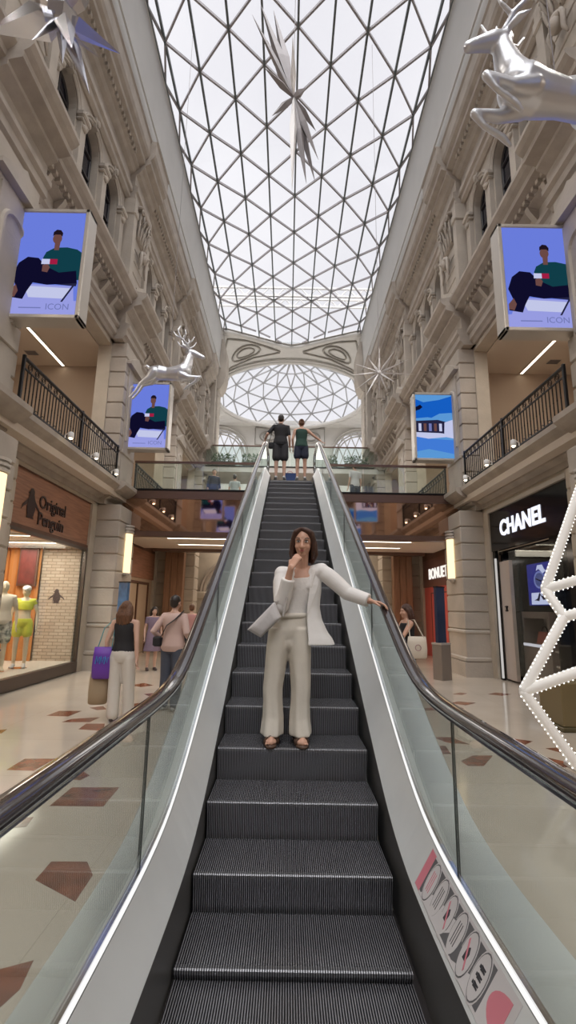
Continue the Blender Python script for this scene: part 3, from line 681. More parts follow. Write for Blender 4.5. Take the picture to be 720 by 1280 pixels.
TREAD = ribbed('tread_ribs', (.016, .016, .019, 1), (.38, .38, .41, 1), .0105, .27)
RISER = ribbed('riser_ribs', (.014, .014, .017, 1), (.40, .40, .43, 1), .0105, .36)
EDGE = ribbed('nose_ribs', (.05, .05, .055, 1), (.34, .34, .36, 1), .0105, .35)
RUN = .372
k = 0; y = 3.44-5*RUN
while y < 12.0:
    z = max(f_nose(y), .03); zn = f_nose(y+RUN); zp = f_nose(y-RUN)
    if z < Zf-.004:
        St = empty('step', (0, y, z)); St.parent = ES; St.matrix_parent_inverse = parent_inv(ES)
        mb = MB(); mb.rings([[(x, y+.012, z), (x, y+RUN+.01, z), (x, y+RUN+.01, z-.03), (x, y+.012, z-.03)] for x in (-.497, .497)], True); mb.build('tread', TREAD, St)
        rise = z-zp
        mb = MB()
        prof = [(y-.0, z-.018)]+[(y+.002+.028*sin(pi/2*q/5), z-.018-(max(rise, .02)+.02)*q/5) for q in range(1, 6)]
        mb.rings([[(x, a, b) for a, b in prof]+[(x, y+.06, prof[-1][1]), (x, y+.06, z-.018)] for x in (-.497, .497)], True); mb.build('riser', RISER, St)
        mb = MB(); mb.rings([[(x, y, z-.018), (x, y+.001, z-.004), (x, y+.008, z+.001), (x, y+.03, z+.001), (x, y+.03, z-.018)] for x in (-.497, .497)], True); mb.build('nosing', EDGE, St)
    y += RUN
MB().box((-.5, 11.75, Zf-.03), (.5, YB, Zf+.003)).build('landing_plate', TREAD, ES); MB().box((-.5, -1.0, -.0), (.5, 1.35, .012)).build('landing_plate', TREAD, ES)
mb = MB(); ribbon_solid(mb, lambda y: [(-.8, f_base(y)-1.4), (.8, f_base(y)-1.4), (.8, f_base(y)-1.44), (-.8, f_base(y)-1.44)], ys(3.2, YB)); mb.build('truss_underside', STEELO, ES)
for s in (-1, 1): MB().box((s*.64, 12.4, Zf-.2), (s*.8, YB, Zf+.34)).build('deck_end', STEEL, ES)

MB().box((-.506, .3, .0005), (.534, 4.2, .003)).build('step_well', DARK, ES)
# safety sticker on the right inner deck
STK = thing('safety_sticker', tuple(V((.56, 2.0, .4))), 'strip of round safety pictograms stuck on the right inner deck of the escalator', 'sticker')
def deckp(y, t, lift=.0025, s=1):   # t 0 skirt .. 1 glass
    x0, z0, x1, z1 = .533, f_skirt(y), .640, f_base(y)-.012
    x = x0+(x1-x0)*t; z = z0+(z1-z0)*t; n = V((-(z1-z0), 0, (x1-x0))).normalized()
    return V((s*(x+n.x*lift), y, z+n.z*lift))
def deckpoly(pts, name, m, parent, lift):
    mb = MB(); top = [deckp(y, t, lift) for y, t in pts]; bot = [deckp(y, t, lift-.001) for y, t in pts]; mb.rings([bot, top], True); return mb.build(name, m, parent, fixn=True)
SG = mat('sticker_grey', (.14, .14, .15, 1), .4); SWH = mat('sticker_white', (.66, .64, .65, 1), .4); SPK = mat('sticker_pink', (.72, .24, .30, 1), .4); SDK = mat('sticker_dark', (.05, .05, .06, 1), .4)
def strip(y0, y1, t0, t1, nm, m, lift):
    n = 10; deckpoly([(y0+(y1-y0)*i/n, t0) for i in range(n+1)]+[(y1-(y1-y0)*i/n, t1) for i in range(n+1)], nm, m, STK, lift)
SY0, SY1 = 1.60, 2.44
strip(SY0, SY1, .10, .94, 'backing', SWH, .0015)
strip(1.75, 2.38, .16, .88, 'grey_band', SG, .0025)
strip(2.38, 2.435, .12, .92, 'pink_band', SPK, .0025)
cy = [1.805, 1.908, 2.011, 2.114, 2.217, 2.32]
dl = lambda y: sqrt((.107)**2+(f_base(y)-.012-f_skirt(y))**2)
for i, yy in enumerate(cy):
    for r, nm, m, lf in ((.047, 'badge_ring', SWH, .0032), (.043, 'badge_ring', SG, .0040), (.040, 'badge', SWH, .0048)):
        deckpoly([(yy+r*cos(2*pi*q/20), .52+r*1.8/dl(yy)*sin(2*pi*q/20)) for q in range(20)], nm, m, STK, lf)
    def blob(pts, m, lf=.0058): deckpoly([(yy+a*.038, .52+b*.043*1.7/dl(yy)) for a, b in pts], 'pictogram', m, STK, lf)
    def person_icon(b0, m):
        blob([(.3, b0-.07), (.5, b0-.07), (.5, b0+.07), (.3, b0+.07)], m); blob([(.25, b0-.12), (.25, b0+.12), (-.15, b0+.1), (-.5, b0+.1), (-.5, b0+.02), (-.15, b0), (-.5, b0-.02), (-.5, b0-.1), (-.15, b0-.1)], m)
    if i == 0: person_icon(-.35, SDK); person_icon(.0, SDK); person_icon(.35, SDK)
    elif i in (1, 3):
        blob([(.4, -.3), (.3, .2), (-.1, .35), (-.35, .1), (-.2, -.3)], SDK); blob([(-.6, -.5), (-.5, -.62), (.62, .5), (.5, .62)], SPK, .0066)
    else:
        for q in (-.35, 0, .35): blob([(q-.05, -.55), (q+.05, -.55), (q+.05, .55), (q-.05, .55)], SG if i != 5 else SPK)
deckpoly([(1.63+.0, .52)]+[(1.63+.10*cos(q*pi/12), .52+.3*sin(q*pi/12)) for q in range(-6, 7)], 'half_badge', SPK, STK, .003)

# ================================================================== things in the hall
SIDE = {-1: 'left', 1: 'right'}
def flat_poly(pts, o, ux, uz, nrm, lift, name, m, parent):
    o, ux, uz, nrm = V(o), V(ux), V(uz), V(nrm)
    a = [o+ux*u+uz*v+nrm*(lift-.001) for u, v in pts]; b = [p+nrm*.0015 for p in a]
    return MB().rings([a, b], True).build(name, m, parent)
def circ(u, v, r, asp=1.0, n=18, a0=0, a1=2*pi): return [(u+r*cos(a0+(a1-a0)*q/n), v+r*asp*sin(a0+(a1-a0)*q/n)) for q in range(n)]
E = lambda nm, c, k=.85: emis(nm, c, k)
SC_BG = E('screen_periwinkle', srgb(112, 132, 232), .8); SC_FL = E('screen_lavender', srgb(160, 165, 238), .8); SC_GR = E('screen_green', srgb(20, 70, 82), .7); SC_NV = E('screen_navy', srgb(18, 16, 48), .7)
SC_SK = E('screen_skin', srgb(120, 82, 78), .7); SC_RD = E('screen_red', srgb(170, 30, 70), .8); SC_WH = E('screen_white', srgb(205, 210, 245), .8); SC_TX = E('screen_text', srgb(120, 128, 190), .8); SC_HR = E('screen_hair', srgb(38, 26, 40), .6)
SC_SKY = E('screen_sky', srgb(24, 100, 205), .8); SC_SKY2 = E('screen_sky_pale', srgb(95, 160, 225), .8); SC_DK = E('screen_dark', srgb(40, 40, 70), .8); SC_PL = E('screen_pool', srgb(70, 130, 225), .8)
def art_man(o, ux, uz, n, P):
    f = lambda pts, m, l, nm='picture_shape': flat_poly(pts, o, ux, uz, n, l, nm, m, P)
    f([(.0, .0), (1, 0), (1, .13), (.5, .15), (0, .12)], SC_FL, .002)
    f([(.17, .29), (.93, .27), (.97, .07), (.5, .13), (.05, .11), (.10, .2)], SC_FL, .003); f([(.22, .27), (.9, .25), (.80, .15), (.3, .16)], SC_WH, .004)
    f([(.40, .34), (.98, .30), (.97, .27), (.42, .30)], SC_DK, .005); f([(.97, .30), (.80, .12), (.77, .12), (.93, .29)], SC_DK, .005)
    f([(.44, .54), (.48, .60), (.60, .645), (.78, .65), (.93, .63), (1, .60), (1, .33), (.82, .33), (.62, .38), (.55, .45)], SC_GR, .006)
    f([(.03, .37), (.10, .49), (.22, .55), (.38, .54), (.50, .46), (.70, .40), (.95, .42), (.98, .30), (.55, .28), (.34, .30), (.27, .22), (.22, .14), (.02, .16), (.03, .22), (.10, .26)], SC_NV, .007)
    f([(.02, .17), (.02, .22), (.10, .28), (.14, .22), (.10, .16)], SC_SK, .008)
    f([(.59, .62), (.66, .62), (.67, .70), (.59, .70)], SC_SK, .008); f(circ(.62, .735, .068, .75), SC_SK, .009); f([(.55, .76), (.555, .80), (.60, .825), (.66, .82), (.695, .79), (.69, .755), (.66, .775), (.58, .775)], SC_HR, .010)
    f([(.43, .48), (.55, .48), (.55, .53), (.43, .53)], SC_WH, .010); f([(.55, .48), (.66, .48), (.66, .53), (.55, .53)], SC_RD, .010); f([(.45, .41), (.53, .40), (.56, .45), (.52, .49), (.45, .47)], SC_SK, .009)
    f([(.18, .055), (.50, .055), (.50, .065), (.18, .065)], SC_TX, .006)
    text_mesh('caption_text', 'ICON', .15, tuple(V(o)+V(ux)*.56+V(uz)*.045+V(n)*.007), V(ux).normalized(), V(uz).normalized(), SC_TX, P, .001)
def art_house(o, ux, uz, n, P):
    f = lambda pts, m, l, nm='picture_shape': flat_poly(pts, o, ux, uz, n, l, nm, m, P)
    f([(0, .55), (.3, .60), (.6, .70), (1, .72), (1, 1), (.6, .92), (.2, .88), (0, .93)], SC_SKY, .002); f([(0, .62), (.3, .64), (.7, .60), (1, .66), (1, .56), (0, .55)], SC_SKY2, .003)
    f([(0, .8), (.12, .84), (.18, .8), (.1, .76), (0, .74)], SC_NV, .004)
    f([(0, .36), (0, .58), (.55, .60), (.75, .57), (.75, .38)], SC_DK, .004); f([(.70, .36), (.72, .56), (1, .62), (1, .34)], SC_WH, .005)
    for k in range(5): f([(.06+.13*k, .42), (.13+.13*k, .42), (.13+.13*k, .54), (.06+.13*k, .54)], (SC_WH, SC_SK, SC_TX, SC_SK, SC_WH)[k], .006)
    f([(0, .33), (.3, .30), (.75, .33), (1, .30), (1, .36), (.6, .39), (0, .40)], SC_WH, .007); f([(0, 0), (1, 0), (1, .28), (.4, .30), (0, .33)], SC_PL, .003); f([(0, 0), (1, 0), (1, .06), (.3, .14), (0, .1)], SC_SKY2, .004)
def screen(s, y, which, label, zc=6.92, w=1.10, h=1.86):
    x = s*4.02; T = thing('hanging_screen', (s*4.3, y, zc), label, 'screen', 'double-sided advertising screens on the pilasters')
    d = .15
    mb = MB(); a = .07
    mb.bbox((x-w/2-a, y-d, zc+h/2), (x+w/2+a, y+d, zc+h/2+a), .012); mb.bbox((x-w/2-a, y-d, zc-h/2-a), (x+w/2+a, y+d, zc-h/2), .012)
    mb.bbox((x-w/2-a, y-d, zc-h/2-a), (x-w/2, y+d, zc+h/2+a), .012); mb.bbox((x+w/2, y-d, zc-h/2-a), (x+w/2+a, y+d, zc+h/2+a), .012)
    mb.build('housing', CREAMP, T)
    for zz in (zc+h/2-.25, zc-h/2+.15):
        mb = MB(); mb.tube([(x+s*(w/2+.05), y, zz), (s*4.52, y, zz)], .035, 8); mb.bbox((s*4.46, y-.09, zz-.12), (s*4.53, y+.09, zz+.12), .01); mb.build('bracket_arm', CREAMP, T)
    for sg in (-1, 1):
        yy = y+sg*(d-.03)
        pn = MB().box((x-w/2, yy-.01, zc-h/2), (x+w/2, yy+.01, zc+h/2)).build('display_panel', SC_BG if which == 'man' else SC_SKY2, T)
        o = (x+sg*w/2, yy+sg*.010, zc-h/2); ux = V((-sg*w, 0, 0))
        (art_man if which == 'man' else art_house)(o, ux, (0, 0, h), (0, sg, 0), pn)
screen(-1, 6.95, 'man', 'large screen of a seated man in green, hung high on the nearest left pilaster', 6.95)
screen(-1, 12.75, 'man', 'screen of a seated man in green, hung left above the bridge behind the silver reindeer', 6.75)
screen(1, 7.15, 'man', 'large screen of a seated man in green, hung high on the nearest right pilaster', 7.0)
screen(1, 12.75, 'house', 'screen with a bright blue sky and a house, hung right above the bridge', 6.58)
for y in (1.25, -4.45):
    for s in (-1, 1): screen(s, y, 'man' if s < 0 else 'house', 'screen on the %s side mirrored in the bronze bridge fascia, %s one' % (SIDE[s], 'nearer' if y > 0 else 'farther'))

# balcony railings
def railing(s, yc, label):
    x = s*4.46; a, b = yc-2.34, yc+2.2; z = 4.66
    T = thing('balcony_railing', (x, yc, z), label, 'railing', 'wrought iron balcony railings')
    MB().bbox((x-.03, a, z+.86), (x+.03, b, z+.90), .008).build('top_rail', IRON, T)
    mb = MB(); mb.box((x-.015, a, z+.70), (x+.015, b, z+.72)); mb.box((x-.015, a, z+.08), (x+.015, b, z+.105)); mb.build('cross_rail', IRON, T)
    mb = MB(); n = 40
    for k in range(n):
        y = a+(b-a)*(k+.5)/n; mb.box((x-.008, y-.008, z), (x+.008, y+.008, z+.72)); mb.ell((x, y, z+.40), (.014, .016, .03), 6, 4)
        if k % 2: mb.torus((x, y+.058, z+.79), .062, .009, 0, 12, 5); mb.torus((x, y+.058, z+.79), .03, .006, 0, 8, 4)
        if k % 2 == 0: mb.tube([(x, y, z+.1), (x, y+.04, z+.16), (x, y+.10, z+.16), (x, y+.116, z+.1)], .007, 5)
    mb.build('baluster_panel', IRON, T)
    for y in (a+.02, yc, b-.02): MB().bbox((x-.025, y-.025, z), (x+.025, y+.025, z+.93), .006).build('post', IRON, T)
railing(-1, 9.625, 'black wrought iron railing on the left balcony over the wood-fronted shop')
railing(1, 9.625, 'black wrought iron railing on the right balcony over the black shopfront')
for yc, nm in ((15.675, 'just beyond the bridge'), (21.725, 'farthest along')):
    for s in (-1, 1): railing(s, yc, 'black wrought iron balcony railing on the %s, %s' % (SIDE[s], nm))
def balcony_lamp(p, s, label):
    T = thing('balcony_lamp', tuple(p), label, 'lamp', 'small spotlights on the balcony ledges')
    x, y, z = p
    MB().tube([(x+s*.03, y, z), (x+s*.03, y, z+.06), (x-s*.06, y-.03, z+.10)], .012, 6).build('arm', WHITE, T)
    MB().lathe([(.02, .13), (.05, .11), (.055, .02), (.05, .0), (.045, .0)], (x-s*.10, y-.04, z-.02), 12).build('lamp_shade', WHITE, T, True)
    MB().ell((x-s*.10, y-.04, z-.015), (.036, .036, .03), 10, 6).build('bulb', BULB, T)
for i, y in enumerate((8.75, 10.0, 11.25)):
    for s in (-1, 1): balcony_lamp((s*4.32, y, 4.67), s, 'small white spotlight on the %s balcony ledge, %s of three' % (SIDE[s], ('nearest the camera', 'middle one', 'nearest the bridge')[i]))
# linear lights inside the balconies
for s in (-1, 1):
    T = thing('ceiling_light', (s*6.77, 10.6, 8.48), 'long slim light line in the ceiling of the %s balcony' % SIDE[s], 'ceiling light', 'light lines in the balcony ceilings')
    MB().box((s*6.72, 8.0, 8.45), (s*6.82, 13.1, 8.48)).build('light_housing', WHITE, T); MB().box((s*6.74, 8.02, 8.442), (s*6.80, 13.08, 8.45)).build('diffuser', LEDW, T)
    for y in (10.2, 12.4):
        T = thing('ceiling_vent', (s*7.3, y, 8.47), 'small dark grille in the %s balcony ceiling, %s' % (SIDE[s], 'front one' if y < 11 else 'rear one'), 'vent')
        mb = MB()
        for k in range(5): mb.box((s*7.2, y-.1+.045*k, 8.455), (s*7.5, y-.08+.045*k, 8.478))
        mb.build('slats', STARD, T); MB().box((s*7.18, y-.12, 8.47), (s*7.52, y+.12, 8.479)).build('frame', CREAMP, T)
# sconces
for s in (-1, 1):
    for p in (6.75, 12.65):
        x = s*(XP-.02); xo = s*(XP-.17); zc = 2.95
        T = thing('wall_sconce', (s*XP, p, zc), 'tall cream glass wall lamp with metal bands on the %s pilaster %s' % (SIDE[s], 'nearest the camera' if p < 8 else 'beside the bridge'), 'wall lamp', 'cream wall lamps on the pilasters')
        def half(r, z0, z1, mb, n=10): mb.rings([[(x-s*r*1.0*cos(a), p+r*1.25*sin(a), z) for a in [-pi/2+pi*q/n for q in range(n+1)]] for z in (z0, z1)], True)
        mb = MB(); half(.125, zc-.58, zc+.45, mb); mb.build('glass_shade', LAMPW, T)
        for z in (.47, .55, .63): mb = MB(); half(.155, zc+z, zc+z+.045, mb); mb.build('metal_band', CREAMP, T)
        mb = MB(); half(.12, zc+.45, zc+.68, mb); half(.14, zc-.62, zc-.58, mb); half(.08, zc-.67, zc-.62, mb); mb.build('frame', CREAMP, T)

# ---------------------------------------------------------------- left shop (wood front, window)
ya, yb = 9.625+OA, 9.625+OB
SH = thing('shop_sign', (-4.99, 9.8, 3.5), 'wide wooden fascia board with dark metal lettering over the left shop window', 'sign')
MB().box((-5.06, ya, 2.97), (-4.98, yb, 4.0)).build('board', WOOD, SH); mb = MB(); mb.box((-5.05, ya, 2.9), (-4.95, yb, 2.97)); mb.box((-5.04, ya, 4.0), (-4.95, yb, 4.03)); mb.build('edge_trim', WOOD_D, SH)
LTM = mat('dark_letter_metal', (.10, .075, .07, 1), .3, metal=.7)
text_mesh('letters', 'Original', .36, (-4.972, 9.28, 3.42), (0, 1, 0), (0, 0, 1), LTM, SH, .012, .004); text_mesh('letters', 'Penguin', .36, (-4.972, 9.28, 3.08), (0, 1, 0), (0, 0, 1), LTM, SH, .012, .004)
def penguin(mbf, o, ux, uz, n, sc, m, parent, nm='emblem'):
    P = lambda pts, l: flat_poly([(a*sc, b*sc) for a, b in pts], o, ux, uz, n, l, nm, m, parent)
    P([(.0, .98), (-.10, .95), (-.15, .84), (-.26, .80), (-.14, .77), (-.20, .60), (-.24, .35), (-.18, .12), (.0, .05), (.18, .12), (.26, .35), (.20, .62), (.12, .78), (.12, .90)], .003)
    P([(-.20, .62), (-.48, .40), (-.55, .22), (-.42, .34), (-.24, .44)], .003); P([(.20, .62), (.48, .40), (.55, .22), (.42, .34), (.24, .44)], .003)
    P([(-.22, .03), (-.02, .03), (-.04, .10), (-.18, .10)], .003); P([(.22, .03), (.02, .03), (.04, .10), (.18, .10)], .003)
penguin(None, (-4.971, 9.0, 3.12), (0, 1, 0), (0, 0, 1), (1, 0, 0), .62, LTM, SH)
FR = thing('shop_window', (-4.99, 9.8, 0), 'tall glass display window in a dark frame under the wooden fascia on the left', 'shop window')
mb = MB(); mb.box((-5.02, ya, .02), (-4.93, yb, .24)); mb.box((-5.02, ya, .24), (-4.94, ya+.07, 2.9)); mb.box((-5.02, yb-.07, .24), (-4.94, yb, 2.9)); mb.box((-5.02, ya+.07, 2.83), (-4.94, yb-.07, 2.9)); mb.build('frame', mat('bronze_frame', (.10, .075, .06, 1), .35, metal=.4), FR)
MB().box((-4.985, ya+.08, .25), (-4.975, yb-.08, 2.82)).build('glass_pane', GLASS_S, FR)
PLF = struct(MB().box((-7.2, ya-.4, .0), (-5.03, yb+.3, .25)).build('floor.003', mat('display_floor', (.62, .58, .50, 1), .4)))
BRK = bpy.data.materials.new('painted_brick'); BRK.use_nodes = True; nt = BRK.node_tree; b = nt.nodes['Principled BSDF']
tc = nt.nodes.new('ShaderNodeTexCoord'); mp = nt.nodes.new('ShaderNodeMapping'); mp.inputs['Rotation'].default_value = (radians(90), 0, 0); br = nt.nodes.new('ShaderNodeTexBrick'); br.inputs['Scale'].default_value = 1; br.inputs['Brick Width'].default_value = .22; br.inputs['Row Height'].default_value = .075; br.inputs['Mortar Size'].default_value = .008
br.inputs['Color1'].default_value = (.52, .44, .35, 1); br.inputs['Color2'].default_value = (.42, .34, .26, 1); br.inputs['Mortar'].default_value = (.25, .19, .14, 1)
nt.links.new(tc.outputs['Object'], mp.inputs['Vector']); nt.links.new(mp.outputs[0], br.inputs['Vector']); nt.links.new(br.outputs['Color'], b.inputs['Base Color']); b.inputs['Roughness'].default_value = .8
trim_n[0] += 1; bk = struct(MB().box((-5.95, yb-.12, .25), (-5.04, yb-.02, 2.9)).build('trim_%d' % trim_n[0], BRK))
EMB = thing('wall_emblem', (-5.5, yb-.125, 1.75), 'small dark penguin emblem on the painted brick wall inside the left shop window', 'emblem')
penguin(None, (-5.52, yb-.122, 1.55), (1, 0, 0), (0, 0, 1), (0, -1, 0), .36, mat('emblem_ink', (.05, .03, .03, 1), .6), EMB)
CUR = MB(); pts = []
for i in range(73): pts.append((-7.0+.035*sin(i*1.1), 8.0+i*.045))
for i in range(1, 25): pts.append((-7.0+i*.044, 11.24+.3*min(1, i/6)+.03*sin(i*1.3)))
CUR.rings([[(x, y, .25) for x, y in pts]+[(x-.03, y, .25) for x, y in reversed(pts)], [(x, y, 2.9) for x, y in pts]+[(x-.03, y, 2.9) for x, y in reversed(pts)]], True)
tag(CUR.build('curtain', mat('orange_curtain', (.50, .20, .05, 1), .6), smooth=False), 'orange curtain hanging at the back of the left shop window', 'curtain')
PO = thing('framed_poster', (-6.2, yb-.28, 2.4), 'dark red framed poster beside the brick wall in the left shop window', 'poster')
MB().box((-6.42, yb-.30, 1.95), (-5.97, yb-.255, 2.85)).build('frame', WOOD_D, PO); MB().box((-6.38, yb-.31, 2.0), (-6.01, yb-.30, 2.8)).build('picture', mat('poster_red', (.16, .03, .025, 1), .5, noise=.4, nscale=6), PO)
for k, y in enumerate((9.4, 10.5)):
    T = thing('ceiling_light', (-5.8, y, 2.88), 'thin bright light line across the ceiling of the left shop window, %s' % ('nearer one' if k == 0 else 'farther one'), 'ceiling light', 'light lines in the shop window')
    MB().box((-6.8, y-.04, 2.86), (-5.1, y+.04, 2.9)).build('light_housing', WHITE, T); MB().box((-6.75, y-.025, 2.855), (-5.15, y+.025, 2.86)).build('diffuser', LEDW, T)
area('shop_window_glow', (-5.9, 9.8, 2.84), (0, 0, 0), 1.4, 3, 95, (1, .9, .78))
sc_ = struct(MB().box((-7.2, ya-.3, 2.9), (-5.03, yb+.2, 2.98)).build('ceiling.002', WHITE))
T = thing('display_cube', (-5.5, 8.75, .25), 'dark blue display cube on the left shop window floor', 'display box')
MB().bbox((-5.75, 8.55, .25), (-5.3, 9.15, .68), .012).build('body', mat('navy_lacquer', (.03, .03, .09, 1), .2), T); MB().bbox((-5.77, 8.53, .68), (-5.28, 9.17, .71), .008).build('lid', mat('navy_top', (.06, .06, .15, 1), .15), T)

# ---------------------------------------------------------------- right shop (black front)
SF = thing('black_shopfront', (5.0, 9.8, 0), 'glossy black luxury shopfront with glowing white letters on the right', 'shopfront')
MB().box((4.96, ya, 2.98), (5.06, yb-.0, 3.93)).build('fascia', BLACK, SF); MB().box((4.90, ya, 3.93), (5.06, yb, 4.02)).build('top_trim', mat('greige_trim', (.42, .38, .33, 1), .4), SF)
text_mesh('letters', 'CHANEL', .50, (4.955, 11.18, 3.30), (0, -1, 0), (0, 0, 1), emis('white_sign_glow', (.86, .88, 1, 1), 1.1), SF, .012, .016, 1.05)
MB().box((4.98, yb-.14, 0), (5.05, yb, 2.98)).build('door_jamb', BLACK, SF); MB().box((4.98, ya, 0), (5.05, ya+.3, 2.98)).build('door_jamb', BLACK, SF)
MB().box((4.95, yb-.20, .05), (4.98, yb-.14, 2.8)).build('door_edge_light', emis('soft_white_edge', (.9, .86, .82, 1), .55), SF)
CP = MB().box((5.06, 11.08, .04), (5.14, 11.57, 2.72)).build('pale_door_panel', mat('rose_panel', (.50, .42, .37, 1), .25), SF)
for sg in (-1, 1):
    MB().torus((5.05, 11.32+sg*.028, 1.62), .055, .012, 0, 14, 6, (0.25*pi if sg > 0 else 1.25*pi)+pi*0.5*0, (0.25*pi if sg > 0 else 1.25*pi)+1.5*pi).build('emblem', BLACK, CP)
mb = MB(); mb.box((5.06, ya, 0), (5.1, ya+1.0, 2.98)); mb.box((6.4, ya, 0), (6.5, yb, 2.98)); mb.box((5.16, 11.6, 0), (6.4, 11.7, 2.98)); mb.box((5.14, ya, 2.9), (6.5, yb, 2.98)); trim_n[0] += 1; struct(mb.build('trim_%d' % trim_n[0], BLACK))
MB().box((5.0, 8.8, .2), (5.01, 10.95, 2.9)).build('glass_pane', GLASS_S, SF)
DS = thing('shop_display_screen', (5.5, 10.6, 2.1), 'violet blue screen with a round bottle picture inside the black shopfront', 'screen')
pn = MB().box((5.50, 10.0, 1.70), (5.55, 11.15, 2.62)).build('display_panel', emis('deep_violet', srgb(45, 48, 130), .8), DS)
fo = lambda pts, m, l: flat_poly([(a*1.15, b*.92) for a, b in pts], (5.5, 11.15, 1.70), (0, -1, 0), (0, 0, 1), (-1, 0, 0), l, 'picture_shape', m, pn)
fo(circ(.46, .60, .21), SC_TX, .003); fo(circ(.46, .60, .165), E('screen_slate', srgb(75, 82, 130)), .005); fo([(.36, .82), (.42, .95), (.60, .95), (.66, .84), (.72, .8), (.60, .74), (.46, .86)], SC_WH, .006); fo([(.32, .62), (.60, .52), (.61, .55), (.33, .65)], SC_NV, .007)
fo([(.10, .02), (.92, .02), (.90, .30), (.12, .30)], SC_WH, .003); fo([(.22, .12), (.4, .10), (.45, .24), (.55, .12), (.75, .16), (.72, .2), (.5, .22), (.42, .3), (.34, .16)], SC_NV, .005)
CT = thing('shop_display_case', (5.55, 10.55, 0), 'dark display case with lit shelf beneath the violet screen in the black shopfront', 'display case')
MB().box((5.3, 10.0, 0), (5.8, 11.15, .88)).build('base', mat('brown_grey_case', (.16, .12, .11, 1), .3), CT); MB().box((5.3, 10.0, 1.42), (5.8, 11.15, 1.56)).build('top', MATS['brown_grey_case'], CT)
for y_ in (10.0, 11.07): MB().box((5.3, y_, .88), (5.8, y_+.08, 1.42)).build('side_panel', MATS['brown_grey_case'], CT)
MB().box((5.75, 10.08, .88), (5.8, 11.07, 1.42)).build('back_panel', MATS['brown_grey_case'], CT)
MB().box((5.285, 10.02, .82), (5.3, 11.13, .88)).build('light_strip', emis('shelf_glow', (.75, .72, .8, 1), .7), CT)
T = thing('handbag_display', (5.5, 10.6, .882), 'small red-brown handbag on the shelf of the display case', 'handbag'); MB().rings([[(5.42, 10.38, .882), (5.42, 10.82, .882), (5.6, 10.82, .882), (5.6, 10.38, .882)], [(5.46, 10.43, 1.14), (5.46, 10.77, 1.14), (5.56, 10.77, 1.14), (5.56, 10.43, 1.14)]], True).build('body', mat('bag_redbrown', (.25, .06, .04, 1), .4), T); MB().torus((5.51, 10.6, 1.14), .11, .012, 0, 12, 6, 0, pi).build('handle', BLACK, T)
area('black_shop_light', (5.9, 9.8, 2.85), (0, 0, 0), .5, 2, 12, (1, .9, .85))
for k in range(3):
    T = thing('display_stool', (5.45, 9.35, 0.22+.28*k), 'black and chrome shelf tray in the black shopfront, %s of three' % ('lowest', 'middle', 'topmost')[k], 'display shelf', 'stacked shelves in the black shopfront')
    MB().bbox((5.2, 9.0, .22+.28*k), (5.8, 9.7, .26+.28*k), .01).build('shelf', CHROME, T); MB().lathe([(.09, 0), (.11, .05), (.08, .13), (.03, .16)], (5.45, 9.3, .26+.28*k), 12).build('ornament', mat('dark_green_ornament', (.04, .09, .05, 1), .3), T)

# ---------------------------------------------------------------- shops beyond the bridge
y0, y1 = 15.675+OA, 15.675+OB
T = thing('red_shopfront', (5.0, 15.5, 0), 'red shopfront with white lettering on a brown board, right side beyond the bridge', 'shopfront')
MB().box((4.96, y0, 2.35), (5.04, y1, 3.3)).build('fascia', mat('plum_board', (.16, .07, .05, 1), .45), T)
REDP = mat('coral_red', (.62, .12, .10, 1), .45); mb = MB(); mb.box((5.0, y0, .0), (5.06, y1, 2.35)); mb.build('wall_panel', REDP, T)
mb = MB(); mb.box((4.985, y0+.9, 0), (5.0, y0+.93, 2.15)); mb.box((4.985, y0+2.6, 0), (5.0, y0+2.63, 2.15)); mb.box((4.985, y0+.9, 2.12), (5.0, y0+2.63, 2.15)); mb.build('door_outline', WOOD_D, T)
text_mesh('letters', "BONUETTI'S", .50, (4.95, y1-.75, 2.62), (0, -1, 0), (0, 0, 1), emis('cream_sign_glow', (1, .93, .85, 1), .95), T, .012, .008)
MB().box((4.96, y0, 3.3), (5.04, y1, 4.02)).build('upper_panel', WOOD_D, T)
T = thing('wooden_shopfront', (-5.0, 15.5, 0), 'wooden shopfront with a pale door, left side beyond the bridge', 'shopfront')
MB().box((-5.04, y0, 2.45), (-4.95, y1, 3.4)).build('fascia', WOOD, T); MB().box((-5.04, y0, 3.4), (-4.96, y1, 4.02)).build('upper_panel', WOOD_D, T)
mb = MB(); mb.box((-5.06, y0, 0), (-5.0, y1, 2.45)); mb.build('wall_panel', mat('beige_panel', (.48, .36, .25, 1), .5), T)
mb = MB(); 
for yy in (y0+.5, y0+1.7, y0+2.9): mb.box((-5.0, yy-.04, 0), (-4.96, yy+.04, 2.3))
mb.box((-5.0, y0+.46, 2.26), (-4.96, y0+2.94, 2.34)); mb.build('door_frame', WOOD_D, T); text_mesh('letters', 'CAFE', .34, (-4.945, 14.4, 2.75), (0, 1, 0), (0, 0, 1), WOOD_D, T, .006)
for s in (-1, 1):
    T = thing('wooden_screen_wall', (s*4.4, 17.6, 0), 'brown wood panelled column on the %s side beyond the bridge' % SIDE[s], 'column')
    mb = MB(); mb.bbox((s*3.75, 17.4, 0), (s*4.5, 17.8, .4), .02); mb.build('base', WOOD_D, T); mb = MB()
    for k in range(3): mb.bbox((s*(3.8+.23*k), 17.44, .4), (s*(4.02+.23*k), 17.8, 4.25), .015)
    mb.build('panelling', mat('mid_wood', (.26, .14, .08, 1), .5, noise=.2, nscale=4, stretch=(4, 4, .5)), T)
